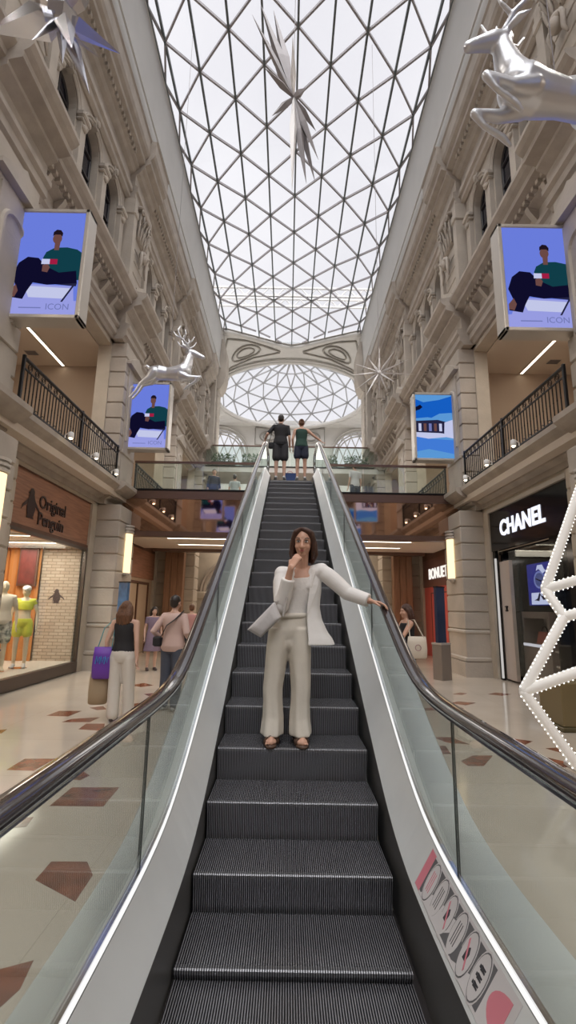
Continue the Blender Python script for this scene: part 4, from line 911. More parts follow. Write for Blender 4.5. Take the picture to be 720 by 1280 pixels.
def totem(x, y, col, label, rot):
    T = thing('sign_totem', (x, y, 0), label, 'totem sign')
    c, s_ = cos(rot), sin(rot)
    def q(mb, w, d, z0, z1): mb.rings([[(x+a*w*c-b*d*s_, y+a*w*s_+b*d*c, z) for a, b in ((-1, -1), (1, -1), (1, 1), (-1, 1))] for z in (z0, z1)], True); return mb
    q(MB(), .15, .14, 0, .80).build('base_box', mat('taupe_box', (.22, .18, .15, 1), .5), T); q(MB(), .16, .15, .78, .82).build('base_rim', CREAMP, T); q(MB(), .13, .04, .82, 2.08).build('panel', col, T); q(MB(), .14, .05, 2.08, 2.11).build('panel_cap', IRON, T)
totem(3.55, 11.5, BLUED, 'dark blue upright sign on a brown box beside the right pilaster', .5)
totem(-3.98, 11.75, mat('mid_blue_panel', (.06, .16, .32, 1), .3, noise=.5, nscale=5), 'mid blue upright sign on a box beside the left pilaster', -.4)
T = thing('display_plinth', (3.95, 7.1, 0), 'olive brown square plinth standing on the floor behind the white light star', 'plinth')
MB().bbox((3.62, 6.75, .0), (4.24, 7.4, .06), .01).build('base', mat('olive_dark', (.09, .075, .035, 1), .4), T); MB().bbox((3.65, 6.78, .06), (4.22, 7.37, .62), .012).build('body', mat('olive_brown', (.19, .145, .07, 1), .35), T)

# ---------------------------------------------------------------- hanging silver decorations
def wire(p, parent, ztop=18.5): MB().tube([p, (p[0], p[1], ztop)], .006, 5).build('hanging_wire', STARD, parent)
def organic(mb, name, m, parent, vox, sm=3):
    o = mb.build(name, m, parent, fixn=True)
    r = o.modifiers.new('skin', 'REMESH'); r.mode = 'VOXEL'; r.voxel_size = vox; r.use_smooth_shade = True
    if sm: q = o.modifiers.new('relax', 'SMOOTH'); q.iterations = sm; q.factor = .5
    return o
def reindeer(loc, yaw, sc, label):
    T = thing('hanging_reindeer', loc, label, 'reindeer decoration', 'leaping silver reindeer hung from the roof')
    R = Matrix.Rotation(yaw, 3, 'Z'); L = V(loc)
    def w(p): return L + R @ (V(p)*sc)
    mb = MB()
    ch = lambda pts, r, n=12: mb.cap_chain([w(p) for p in pts], [q*sc for q in r], n)
    ch([(-.40, 0, .03), (-.26, 0, .02), (-.03, 0, -.01), (.22, 0, .0), (.40, 0, .06)], [.18, .205, .175, .21, .225], 16)
    ch([(.36, 0, .05), (.50, 0, .28), (.55, 0, .50), (.56, 0, .62)], [.20, .145, .105, .095], 14)
    ch([(.54, 0, .64), (.66, 0, .62), (.80, 0, .56), (.93, 0, .50)], [.098, .096, .072, .056], 12)
    for sg in (-1, 1):
        kz = -.02 if sg > 0 else -.16
        ch([(.34, sg*.11, -.06), (.58, sg*.13, -.10+kz*.4), (.84, sg*.13, kz)], [.11, .066, .044]); ch([(.84, sg*.13, kz), (.74, sg*.13, kz-.15), (.56, sg*.12, kz-.27)], [.046, .032, .034])
        ch([(.56, sg*.12, kz-.27), (.49, sg*.12, kz-.36)], [.038, .024])
        hz = 0 if sg > 0 else -.07; ch([(-.38, sg*.10, -.02), (-.50, sg*.12, -.20), (-.72, sg*.12, -.30+hz)], [.15, .10, .05]); ch([(-.72, sg*.12, -.30+hz), (-.84, sg*.12, -.52+hz), (-.98, sg*.12, -.70+hz)], [.045, .034, .034])
        ch([(.54, sg*.06, .70), (.44, sg*.15, .76), (.36, sg*.22, .76)], [.03, .045, .012])
    ch([(-.52, 0, .12), (-.64, 0, .21), (-.70, 0, .19)], [.06, .05, .02])
    organic(mb, 'body', SILVER, T, .016*sc, 4)
    for sg in (-1, 1):
        mb = MB(); chn = lambda pts, r: mb.cap_chain([w(p) for p in pts], [q*sc for q in r], 8)
        chn([(.56, sg*.05, .70), (.48, sg*.14, .84), (.32, sg*.24, .96), (.24, sg*.28, 1.16), (.30, sg*.24, 1.30)], [.034, .03, .028, .024, .02])
        chn([(.50, sg*.12, .82), (.62, sg*.14, .92), (.68, sg*.14, 1.04)], [.028, .022, .014]); chn([(.34, sg*.23, .95), (.20, sg*.26, 1.0), (.12, sg*.25, 1.12)], [.028, .022, .016]); chn([(.40, sg*.19, .91), (.46, sg*.24, 1.08), (.44, sg*.24, 1.2)], [.026, .022, .016])
        organic(mb, 'antler', SILVER, T, .012*sc, 2)
    wire(w((.0, 0, .14)), T)
reindeer(tuple(at(697, 122, Y=4.15)), pi+.10, 1.04, 'large silver reindeer leaping left, hung at the upper right close to the camera')
reindeer(tuple(at(211, 467, Y=11.3)), .0, .92, 'silver reindeer leaping right, hung in front of the left screen above the bridge')
def spike(mb, c, tip, w, base=.12, n=4, ph=.4):
    c, tip = V(c), V(tip); d = tip-c; t = d.normalized(); e1 = t.orthogonal().normalized(); e2 = t.cross(e1); L = d.length
    m = c+d*base
    mb.rings([[c-t*w*.2+(e1*cos(ph+2*pi*k/n)+e2*sin(ph+2*pi*k/n))*w*.3 for k in range(n)], [m+(e1*cos(ph+2*pi*k/n)+e2*sin(ph+2*pi*k/n))*w for k in range(n)], [tip+(e1*cos(ph+2*pi*k/n)+e2*sin(ph+2*pi*k/n))*w*.02 for k in range(n)]], True)
# mirror-foil star, upper left
c = at(78, 22, Y=3.7); T = thing('hanging_star', tuple(c), 'big mirrored silver star with long pointed spikes, hung at the upper left corner', 'star decoration')
for (px, py, Y, w) in ((-18, 40, 3.5, .17), (150, 67, 3.8, .09), (112, 118, 3.6, .07), (124, 72, 4.1, .09), (78, 80, 3.4, .05), (40, 50, 3.2, .05), (96, -50, 3.9, .12), (25, -35, 3.8, .12), (140, -60, 3.5, .10), (90, 60, 2.9, .09), (30, 8, 4.4, .1), (60, -70, 3.5, .1), (105, 40, 4.5, .1)):
    mb = MB(); spike(mb, c, at(px, py, Y=Y), w, .3 if w > .08 else .4); mb.build('spike', SILVER_M, T)
mb = MB().ell(c, (.16, .16, .16), 6, 4); mb.build('core', SILVER_M, T); wire(c, T)
# grey star, centre
c = at(367, 122, Y=7.4); T = thing('hanging_star', tuple(c), 'dark grey spiky star hanging from the middle of the glass roof', 'star decoration')
for (px, py, Y, w) in ((315, 18, 7.1, .055), (326, 6, 7.3, .10), (342, 13, 7.5, .10), (330, 84, 7.0, .07), (334, 50, 7.7, .10), (350, 60, 7.9, .12), (340, 145, 7.2, .07), (383, 110, 7.3, .07), (395, 164, 7.7, .07), (398, 200, 7.3, .08), (394, 228, 7.5, .09), (383, 230, 7.2, .09), (378, 185, 7.8, .12)):
    mb = MB(); spike(mb, c, at(px, py, Y=Y), w, .42); mb.build('spike', STARD, T)
for (px, py, w) in ((366, 45, .055), (365, 240, .07)):
    mb = MB(); spike(mb, c, at(px, py, Y=6.9), w, .35); mb.build('spike', STARW, T)
wire(c, T)
# white burst, right
c = at(474, 466, Y=11.6); T = thing('hanging_star', tuple(c), 'thin white starburst with a dozen rays, hung at the right above the bridge', 'star decoration')
for i, (px, py) in enumerate(((495, 436), (511, 449), (519, 468), (494, 478), (474, 432), (460, 447), (442, 454), (439, 469), (444, 487), (457, 495), (484, 490), (474, 497))):
    mb = MB(); spike(mb, c, at(px, py, Y=11.6+.25*((i*7) % 3-1)), .030, .25); mb.build('spike', STARW, T)
mb = MB().ell(c, (.06, .06, .06), 8, 6); mb.build('core', STARW, T); wire(c, T)
# big lit star frame standing on the floor, right edge
T = thing('light_star_frame', (4.2, 5.3, 0), 'big white star-shaped frame edged with tiny lights, standing on the floor at the right edge', 'light sculpture')
t0 = at(742, 560, Y=5.5); t1 = at(681, 737, Y=5.35); t3 = at(654, 864, Y=5.1); i12 = at(705, 771, Y=5.15); i01 = at(741, 592, Y=5.3); i3 = at(722, 958, Y=5.05)
h1 = at(792, 704, Y=5.0); h3 = at(800, 812, Y=4.9); bt = V((i3.x+.25, 5.1, .06)); cx = t1.x+2*1.55
mir = lambda p: V((2*(t1.x+1.5)-p.x, p.y, p.z))
ctr = [(t0, t1), (t1, i12), (i12, t3), (t3, i3), (i3, bt), (t1, h1), (i12, at(800, 745, Y=4.95)), (t3, h3), (h1, h3), (t0, h1), (h3, bt), (t0, mir(t0))]
top = V((t1.x+1.5, 5.3, 3.6)); hub = V((t1.x+1.5, 5.0, 1.6))
segs = ctr+[(mir(a), mir(b)) for a, b in ctr[:6]]+[(t0, top), (mir(t0), top), (hub, h1), (hub, mir(h1)), (bt, mir(bt)), (mir(t3), hub), (t3, hub) if False else (h3, hub)]
fm = MB(); lights = MB()
for a, b in segs:
    d = (b-a).normalized(); fm.cap_chain([a+d*.02, b-d*.02], [.052, .052], 10)
    side = V((0, 0, 1)).cross(d).normalized() if abs(d.z) < .95 else V((1, 0, 0)); off = side.cross(d)
    n = int((b-a).length/.045)
    for q in range(n):
        p = a+(b-a)*(q+.5)/n
        for sg in (-1, 1):
            pp = p+(d.cross(V((0, 1, 0))).normalized())*sg*.054+V((0, -.012, 0)); lights.add([pp+V(v)*.009 for v in ((1, 0, 0), (-1, 0, 0), (0, 1, 0), (0, -1, 0), (0, 0, 1), (0, 0, -1))], [(0, 2, 4), (2, 1, 4), (1, 3, 4), (3, 0, 4), (2, 0, 5), (1, 2, 5), (3, 1, 5), (0, 3, 5)])
fm.build('frame', mat('milky_tube', (.78, .76, .72, 1), .5, emit=(1, .97, .93, 1), estr=.10), T, True); lights.build('light_string', emis('bead_glow', (1, .97, .92, 1), 2.5), T)
MB().bbox((bt.x-.2, 4.9, 0), (mir(bt).x+.2, 5.4, .05), .01).build('foot_plate', WHITE, T)

# ---------------------------------------------------------------- planting and furniture seen through the glass
LEAF = mat('leaf_green', (.07, .14, .045, 1), .5, noise=.4, nscale=9); POT = mat('planter_dark', (.10, .09, .08, 1), .6)
def planter(x, y, z, wdt, h, label, grp, seed):
    T = thing('potted_hedge', (x, y, z), label, 'plant', grp); rnd = random.Random(seed)
    MB().bbox((x-wdt/2, y-.2, z), (x+wdt/2, y+.2, z+.4), .02).build('planter_box', POT, T); mb = MB()
    for k in range(int(260*wdt)):
        c = V((x+rnd.uniform(-.5, .5)*wdt, y+rnd.uniform(-.22, .22), z+.4+rnd.random()*h)); a = V((rnd.uniform(-1, 1), rnd.uniform(-1, 1), rnd.uniform(-.3, 1))).normalized(); b = a.orthogonal().normalized(); l = rnd.uniform(.05, .10)
        mb.add([c-a*l, c+b*l*.4, c+a*l, c-b*l*.4], [(0, 1, 2, 3)])
    mb.build('foliage', LEAF, T, fixn=False)
planter(-2.0, 18.6, Zf, 2.2, .7, 'leafy hedge in a dark box behind the left bridge glass', None, 1)
planter(1.9, 18.4, Zf, 1.3, .7, 'leafy hedge in a dark box behind the right bridge glass', None, 2)
for k, x in enumerate((-3.55, -1.9, 1.9, 3.55)): planter(x, 24.6, 8.72, 1.25, .45, 'hedge on the upper gallery behind its glass, %s from the left' % ('first', 'second', 'third', 'fourth')[k], 'hedges on the upper gallery', 5+k)
for k, (x, w_) in enumerate(((-3.9, .5), (-3.1, .7))):
    T = thing('display_pedestal', (x, 17.0, Zf), 'white boxy pedestal behind the left bridge glass, %s' % ('nearer the wall' if k == 0 else 'nearer the escalator'), 'pedestal', 'white pedestals behind the bridge glass')
    MB().bbox((x-w_/2, 16.8, Zf), (x+w_/2, 17.3, Zf+.9-.2*k), .01).build('body', WHITE, T); MB().bbox((x-w_/2-.03, 16.77, Zf+.9-.2*k), (x+w_/2+.03, 17.33, Zf+.94-.2*k), .01).build('top', mat('pale_blue_top', (.5, .6, .65, 1), .3), T)
area('first_floor_glow', (0, 18.5, 8.2), (0, 0, 0), 6, 5, 120, (1, .93, .86))

# ================================================================== people
def M_(n, c, r=.7, **k): return mat('cloth_'+n, c, r, **k)
SKIN = mat('skin', (.60, .35, .25, 1), .5, noise=.06, nscale=20); SKIN_P = mat('skin_pale', (.58, .36, .27, 1), .5)
HAIRB = mat('hair_brown', (.075, .030, .018, 1), .38, noise=.5, nscale=30, stretch=(6, 6, .6), bump=.5, bscale=60); HAIRD = mat('hair_dark', (.02, .013, .011, 1), .4, bump=.4, bscale=50); HAIRL = mat('hair_auburn', (.15, .065, .03, 1), .45, noise=.5, nscale=20, stretch=(5, 5, .8), bump=.5, bscale=50)
EYEW = mat('eye_white', (.7, .68, .66, 1), .25); IRIS = mat('iris_brown', (.03, .015, .01, 1), .2); LIP = mat('lip_rose', (.46, .15, .13, 1), .4)
Zv = V((0, 0, 1))
def std(H=1.7, pose=None):
    J = dict(pelvis=(0, 0, .93), chest=(0, 0, 1.25), neck=(0, .01, 1.44), head=(0, -.01, 1.585),
             shl=(-.17, 0, 1.385), shr=(.17, 0, 1.385), ell=(-.22, .03, 1.10), elr=(.22, .03, 1.10), wrl=(-.235, -.06, .86), wrr=(.235, -.06, .86),
             hil=(-.09, 0, .90), hir=(.09, 0, .90), knl=(-.10, -.01, .49), knr=(.10, -.01, .49), anl=(-.10, .02, .08), anr=(.10, .02, .08), tol=(-.12, -.14, .03), tor=(.12, -.14, .03))
    if pose: J.update(pose)
    return {k: V(v)*(H/1.7) for k, v in J.items()}
def place(J, loc, yaw):
    R = Matrix.Rotation(yaw, 3, 'Z'); L = V(loc); return {k: L+R@v for k, v in J.items()}, (R@V((0, -1, 0)))
def ering(c, ex, ey, rx, ry, n=20, fold=0, nf=7, ph=0): return [c+ex*(rx*cos(a)*(1+fold*sin(nf*a+ph)))+ey*(ry*sin(a)*(1+fold*sin(nf*a+ph))) for a in [2*pi*k/n for k in range(n)]]
TORSO = [(-.20, .11, .085), (-.10, .158, .108), (.02, .170, .120), (.18, .150, .108), (.36, .130, .097), (.54, .140, .105), (.70, .152, .112), (.83, .160, .102), (.93, .135, .085), (1.0, .07, .062), (1.06, .052, .054)]
def torso(mb, J, f, h, k=1., off=0., t0=-.2, t1=1.06, hipk=1., waistk=1., shk=1., fold=0, n=24):
    sd = (J['shr']-J['shl']).normalized(); rs = []
    spine = lambda t: J['pelvis'].lerp(J['chest'], t/.62) if t < .62 else J['chest'].lerp(J['neck'], (t-.62)/.38)
    def prof(t):
        for (a, rx, ry), (b, sx, sy) in zip(TORSO, TORSO[1:]):
            if t <= b: q = max(0, (t-a)/(b-a)); return rx+(sx-rx)*q, ry+(sy-ry)*q
        return TORSO[-1][1:]
    N = 14
    for i in range(N+1):
        t = t0+(t1-t0)*i/N; rx, ry = prof(t)
        kk = hipk if t < .1 else (waistk if t < .6 else shk)
        rs.append(ering(spine(t), sd, f, rx*h*k*kk+off, ry*h*k+off, n, fold, 8, t*3))
    mb.rings(rs, True)
def hand(mb, wr, d, n, side, h, curl=.5, spread=.05, thumb=.6, curls=None):
    # wr wrist, d direction of the hand, n palm normal, side +1/-1: where the thumb is along d x n
    d, n = V(d).normalized(), V(n); n = (n-d*n.dot(d)).normalized(); w = d.cross(n)*side
    k = h*1.0
    for q in (-.026, -.009, .009, .026): mb.cap_chain([wr-d*.01*k+w*q*.6*k, wr+d*.085*k+w*q*1.05*k], [.0125*k, .0115*k], 8)
    for i, (q, L) in enumerate(((.029, .068), (.010, .076), (-.010, .070), (-.028, .055))):
        c = curls[i] if curls else curl
        p = wr+d*.082*k+w*q*k; a = c*.5; dd = d+w*(q*spread*20); dd.normalize()
        pts = [p]; 
        for s_, l in enumerate((.44, .31, .25)):
            v = dd*cos(a)+n*sin(a); p = p+v*L*l*k*1.05; pts.append(p); a += c*.95
        mb.cap_chain(pts, [.0092*k, .0086*k, .0078*k, .0066*k], 8)
    p = wr+d*.022*k+w*.026*k; v1 = (d*.72+w*.62+n*.25).normalized(); p1 = p+v1*.040*k; v2 = (d*.8+w*(.5-.6*thumb)+n*(.25+.5*thumb)).normalized(); p2 = p1+v2*.032*k; p3 = p2+(v2+d*.2-w*.2*thumb).normalized()*.024*k
    mb.cap_chain([p, p1, p2, p3], [.0135*k, .0115*k, .0095*k, .0075*k], 8)
def basis(f, tilt=None):
    r = f.cross(Zv).normalized(); return r
def head(mb, J, fh, h, up=None):
    c = J['head']; up = (up or (J['head']-J['neck'])).normalized(); up = (up*.5+Zv*.5).normalized(); fh = (fh-up*fh.dot(up)).normalized(); r = fh.cross(up)
    R = Matrix((r, fh, up)).transposed()
    g = lambda x, y, z: c+R@V((x*h, y*h, z*h))
    mb.ell(g(0, -.012, .022), (.074*h, .092*h, .092*h), 18, 12, R)
    mb.ell(g(0, .014, -.030), (.061*h, .072*h, .080*h), 16, 10, R)
    mb.ell(g(0, .058, -.088), (.026*h, .024*h, .022*h), 10, 8, R)
    for sg in (-1, 1):
        mb.ell(g(sg*.036, .050, -.030), (.026*h, .026*h, .026*h), 10, 8, R); mb.ell(g(sg*.076, -.008, -.008), (.011*h, .020*h, .031*h), 8, 8, R); mb.ell(g(sg*.030, .074, .026), (.024*h, .012*h, .008*h), 8, 6, R)
    mb.cap_chain([g(0, .080, .012), g(0, .092, -.012), g(0, .103, -.032)], [.008*h, .009*h, .0125*h], 8)
    for sg in (-1, 1): mb.ell(g(sg*.013, .090, -.034), (.009*h, .010*h, .008*h), 8, 6, R)
    mb.ell(g(0, .078, -.062), (.024*h, .014*h, .010*h), 10, 6, R)
    return g, R
def face_parts(T, g, R, h, lips=LIP, browm=HAIRD):
    for sg in (-1, 1):
        e = MB().ell(g(sg*.031, .0765, .008), (.0145*h, .009*h, .0085*h), 12, 8, R).build('eye', EYEW, T, True)
        MB().ell(g(sg*.031, .0845, .008), (.0068*h, .004*h, .0068*h), 10, 6, R).build('iris', IRIS, e, True)
        MB().tube([g(sg*.047, .075, .012), g(sg*.038, .084, .0185), g(sg*.026, .085, .0185), g(sg*.016, .080, .010)], [.0012*h, .0022*h, .0022*h, .0012*h], 6).build('eyelash', browm, T, True)
        MB().tube([g(sg*.052, .073, .030), g(sg*.040, .083, .037), g(sg*.018, .088, .033)], [.0018*h, .0036*h, .0036*h], 6).build('eyebrow', browm, T, True)
    MB().ell(g(0, .0895, -.058), (.0205*h, .005*h, .0042*h), 12, 6, R).ell(g(0, .0885, -.0655), (.018*h, .006*h, .0050*h), 12, 6, R).build('lips', lips, T, True)
def limbs(mb, J, h, legs=True, arms=True, k=1.):
    for q in 'lr':
        if arms:
            sh, el, wr = J['sh'+q], J['el'+q], J['wr'+q]
            mb.cap_chain([sh, sh.lerp(el, .4), el, el.lerp(wr, .35), wr], [.050*h*k, .043*h*k, .035*h*k, .034*h*k, .0235*h*k], 12)
            mb.cap_chain([J['neck'].lerp(sh, .25)-Zv*.02*h, sh], [.05*h, .05*h], 10)
        if legs:
            hi, kn, an, to = J['hi'+q], J['kn'+q], J['an'+q], J['to'+q]
            mb.cap_chain([hi, hi.lerp(kn, .4), kn, kn.lerp(an, .3)+(an-kn).cross(V((1, 0, 0))).normalized()*0, an], [.086*h*k, .074*h*k, .052*h*k, .050*h*k, .034*h*k], 14)
            foot(mb, an, to, h)
def foot(mb, an, to, h, k=1.):
    g = V((an.x, an.y, to.z)); heel = g-(to-g).normalized()*.045*h+Zv*.005
    mb.cap_chain([an, g+Zv*.03*h, heel+Zv*.01*h], [.032*h*k, .032*h*k, .026*h*k], 10)
    mb.cap_chain([g+Zv*.03*h, g.lerp(to, .55)+Zv*.02*h, to], [.036*h*k, .035*h*k, .022*h*k], 10)
    s_ = (to-g).cross(Zv).normalized(); mb.cap_chain([g.lerp(to, .6)+s_*.022*h, to-(to-g)*.05+s_*.022*h], [.02*h*k, .018*h*k], 8); mb.cap_chain([g.lerp(to, .6)-s_*.022*h, to-(to-g)*.08-s_*.022*h], [.02*h*k, .016*h*k], 8)
def body_mesh(T, J, f, h, skin, vox=.011, fh=None, hands=None, face=False, slim=1.0, legs=True):
    mb = MB(); torso(mb, J, f, h, .93*slim); limbs(mb, J, h, legs)
    mb.cap_chain([J['neck']-Zv*.05*h, J['neck'], J['head']-Zv*.05*h], [.052*h, .050*h, .048*h], 12)
    g, R = head(mb, J, fh or f, h)
    for q in 'lr':
        d = (J['wr'+q]-J['el'+q]).normalized(); hd = (hands or {}).get(q, {})
        dd = V(hd.get('d', d)); n = V(hd.get('n', (1 if q == 'l' else -1, 0, 0)) if 'n' in hd else (f.cross(Zv)*(1 if q == 'l' else -1)))
        hand(mb, J['wr'+q], dd, n, hd.get('side', 1 if q == 'l' else -1), h, hd.get('curl', .45), thumb=hd.get('thumb', .5), curls=hd.get('curls'))
    organic(mb, 'body', skin, T, vox, 2)
    return g, R
def hair_short(T, g, R, h, m):
    mb = MB(); mb.ell(g(0, -.022, .040), (.081*h, .094*h, .088*h), 16, 10, R); mb.ell(g(0, -.050, -.005), (.072*h, .062*h, .075*h), 14, 8, R); organic(mb, 'hair', m, T, .010, 2)
def hair_long(T, g, R, h, m, L=.26, wide=1., back=.0):
    mb = MB(); mb.ell(g(0, -.022, .036), (.084*h, .098*h, .094*h), 16, 10, R); mb.ell(g(0, -.055, -.03), (.082*wide*h, .062*h, .10*h), 14, 8, R)
    for x in (-.055, -.025, .005, .035, .06): mb.cap_chain([g(x, -.06, .02), g(x*1.25*wide, -.082-back, -.10), g(x*1.3*wide, -.085-back*1.5, -L+.03*abs(x*20))], [.042*h, .042*h, .018*h], 10)
    for sg in (-1, 1): mb.cap_chain([g(sg*.070, .0, .035), g(sg*.082*wide, -.02, -.06), g(sg*.085*wide, -.04, -L*.8)], [.025*h, .028*h, .014*h], 8)
    organic(mb, 'hair', m, T, .010, 2)
def sleeve(mb, J, q, h, frac, r0=.062, r1=.05):
    sh, el, wr = J['sh'+q], J['el'+q], J['wr'+q]; inner = J['neck'].lerp(sh, .45)-Zv*.03*h
    if frac <= 1: mb.cap_chain([inner, sh, sh.lerp(el, frac)], [r0*h*.95, r0*h, r1*h], 12)
    else: mb.cap_chain([inner, sh, sh.lerp(el, .5), el, el.lerp(wr, frac-1)], [r0*h*.95, r0*h, r0*h*.92, r1*h*1.05, r1*h*.85], 12)
def shirt(T, J, f, h, m, sl=.5, t0=-.1, t1=.97, off=.012, name='shirt', vox=.011, shk=1.):
    mb = MB(); torso(mb, J, f, h, 1.0, off, t0, t1, shk=shk)
    if sl: [sleeve(mb, J, q, h, sl) for q in 'lr']
    organic(mb, name, m, T, vox, 2)
def trousers(T, J, f, h, m, upto=1.0, r=(.100, .078, .062), name='trousers', top=.16, off=.010, vox=.011, flare=0):
    mb = MB(); torso(mb, J, f, h, 1.0, off, -.2, top)
    for q in 'lr':
        hi, kn, an = J['hi'+q], J['kn'+q], J['an'+q]
        if upto <= .5: mb.cap_chain([hi, hi.lerp(kn, upto*2)], [r[0]*h, r[1]*h*1.12], 14)
        else: mb.cap_chain([hi, kn, kn.lerp(an, (upto-.5)*2)], [r[0]*h, r[1]*h, r[2]*h], 14)
    organic(mb, name, m, T, vox, 2)
def skirt(T, J, f, h, m, length=.4, wid=1.3, top=.2, name='skirt'):
    mb = MB(); sd = (J['hir']-J['hil']).normalized(); torso(mb, J, f, h, 1.0, .01, -.05, top); c = J['pelvis']
    mb.rings([ering(c+Zv*.02*h, sd, f, .18*h, .13*h, 28, .0), ering(c-Zv*length*.5*h, sd, f, .19*wid*h*.9, .15*wid*h, 28, .04, 9), ering(c-Zv*length*h, sd, f, .2*wid*h, .16*wid*h, 28, .07, 9)], True)
    organic(mb, name, m, T, .011, 1)
def shoes(T, J, h, m, name='shoe'):
    for q in 'lr': mb = MB(); foot(mb, J['an'+q]-Zv*.015*h, J['to'+q]-Zv*.004*h, h, 1.16); organic(mb, name, m, T, .009, 2)

# ---- the woman on the escalator -------------------------------------------------
STEPZ = f_nose(3.44)
Jw = dict(head=at(379, 678, Y=3.60), neck=at(377, 712, Y=3.665), chest=at(376, 742, Y=3.67), pelvis=at(361, 789, Y=3.66),
          shl=at(353, 717, Y=3.65), shr=at(401, 713, Y=3.65), ell=at(352, 757, Y=3.55), elr=at(434, 741, Y=3.60), wrl=at(364, 709, Y=3.44), wrr=V((.548, 3.515, 1.608)),
          hil=at(349, 795, Y=3.66), hir=at(374, 795, Y=3.66), knl=at(341, 860, Y=3.63), knr=at(376, 860, Y=3.62))
for q, px in (('l', 341), ('r', 374)):
    a = at(px, 925, Y=3.60); Jw['an'+q] = V((a.x, 3.615, STEPZ+.085)); Jw['to'+q] = V((a.x+(-.012 if q == 'l' else .02), 3.47, STEPZ+.03))
f = V((0, -1, 0)); hW = 1.60/1.7
T = thing('person', ((Jw['anl'].x+Jw['anr'].x)/2, 3.58, STEPZ), 'woman in white blazer and cream wide-leg trousers standing on the escalator, hand at her mouth', 'person')
mouth = Jw['head']+V((0, -.09, -.06))
dl_ = (mouth+V((-.01, -.035, 0))-Jw['wrl']).normalized()
g, R = body_mesh(T, Jw, f, hW, SKIN, .0052, fh=V((-.12, -1, .03)).normalized(), slim=.88, hands={
    'l': dict(d=(dl_.x, dl_.y, dl_.z), n=(.55, .75, -.1), side=1, curls=[.55, .9, 1.1, 1.2], thumb=.8),
    'r': dict(d=(.86, -.40, -.18), n=(-.2, -.1, -1), side=-1, curl=.42, thumb=.2)})
face_parts(T, g, R, hW)
mb = MB()
mb.ell(g(0, -.026, .036), (.084*hW, .092*hW, .088*hW), 20, 12, R)
for i in range(9):   # locks falling to the shoulders, side parting
    a = -1.35+i*.34; x, yv = sin(a)*.070, -cos(a)*.075-.015
    mb.cap_chain([g(x*.8, yv*.7, .07), g(x*1.24, yv*1.05, -.02), g(x*1.38+.006*sin(i*2.1), yv*1.10, -.10), g(x*1.22, yv*1.0, -.160-.01*(i % 2))], [.032*hW, .029*hW, .028*hW, .012*hW], 10)
for sg in (-1, 1): mb.cap_chain([g(.018, .045, .112), g(sg*.055, .050, .085), g(sg*.078, .022, .03), g(sg*.086, .012, -.05), g(sg*.078, .0, -.125)], [.012*hW, .022*hW, .022*hW, .021*hW, .010*hW], 10)
organic(mb, 'hair', HAIRB, T, .0058, 2)
for sg in (-1, 1): MB().torus(g(sg*.080, -.004, -.045), .010, .0022, 0, 12, 5).build('earring', mat('gold', (.7, .45, .15, 1), .25, metal=1), T)
IVORY = M_('ivory', (.66, .61, .53, 1), .75, noise=.03, nscale=10, bump=.15, bscale=14); WHT = M_('white_blazer', (.78, .76, .74, 1), .75, bump=.12, bscale=9); TOPM = M_('white_top', (.72, .69, .66, 1), .8, bump=.2, bscale=40)
# top
mb = MB(); torso(mb, Jw, f, hW, .93, .006, -.05, .86, waistk=.92)
for sg, sh in ((-1, 'shl'), (1, 'shr')): mb.cap_chain([Jw['chest']+V((sg*.06, -.085, .05)), Jw['neck'].lerp(Jw[sh], .62)+V((0, -.045, -.01)), Jw['neck'].lerp(Jw[sh], .62)+V((0, .05, -.01))], [.028, .02, .02], 8)
organic(mb, 'top', TOPM, T, .007, 2)
# trousers: high waist, wide leg, soft vertical folds
mb = MB(); sd = V((1, 0, 0)); torso(mb, Jw, f, hW, 1.0, .006, -.15, .26, hipk=.92, waistk=.94); mb.ell(Jw['pelvis']-Zv*.075+V((.0, 0, 0)), (.10, .108, .085), 16, 10)
for q, ph in (('l', 0.), ('r', 1.7)):
    hi, kn, an = Jw['hi'+q], Jw['kn'+q], Jw['an'+q]; sg = -1 if q == 'l' else 1
    pts = [(hi+Zv*.06, .078, .118, 0), (hi.lerp(kn, .22), .084, .118, .015), (hi.lerp(kn, .6), .076, .104, .035), (kn, .069, .094, .05), (kn.lerp(an, .35), .067, .094, .06), (kn.lerp(an, .7), .072, .102, .07), (V((an.x+sg*.008, an.y-.02, STEPZ+.055)), .079, .116, .08)]
    rs = []
    for i in range(len(pts)-1):
        for u in range(4):
            t = u/4; a, b = pts[i], pts[i+1]; rs.append(ering(a[0].lerp(b[0], t), sd, f, (a[1]+(b[1]-a[1])*t)*1.0, (a[2]+(b[2]-a[2])*t), 36, a[3]+(b[3]-a[3])*t, 6, ph+.25*i))
    rs.append(ering(pts[-1][0], sd, f, pts[-1][1], pts[-1][2], 36, pts[-1][3], 6, ph+1.5))
    mb.rings(rs, True)
organic(mb, 'trousers', IVORY, T, .0075, 9)
mb = MB(); c = Jw['pelvis']+Zv*.085*1; mb.tube([c+V((.146*cos(a), .108*sin(a), .03)) for a in [2*pi*k/24 for k in range(25)]], .012, 6, squash=1.8); mb.build('waistband', IVORY, T, True)
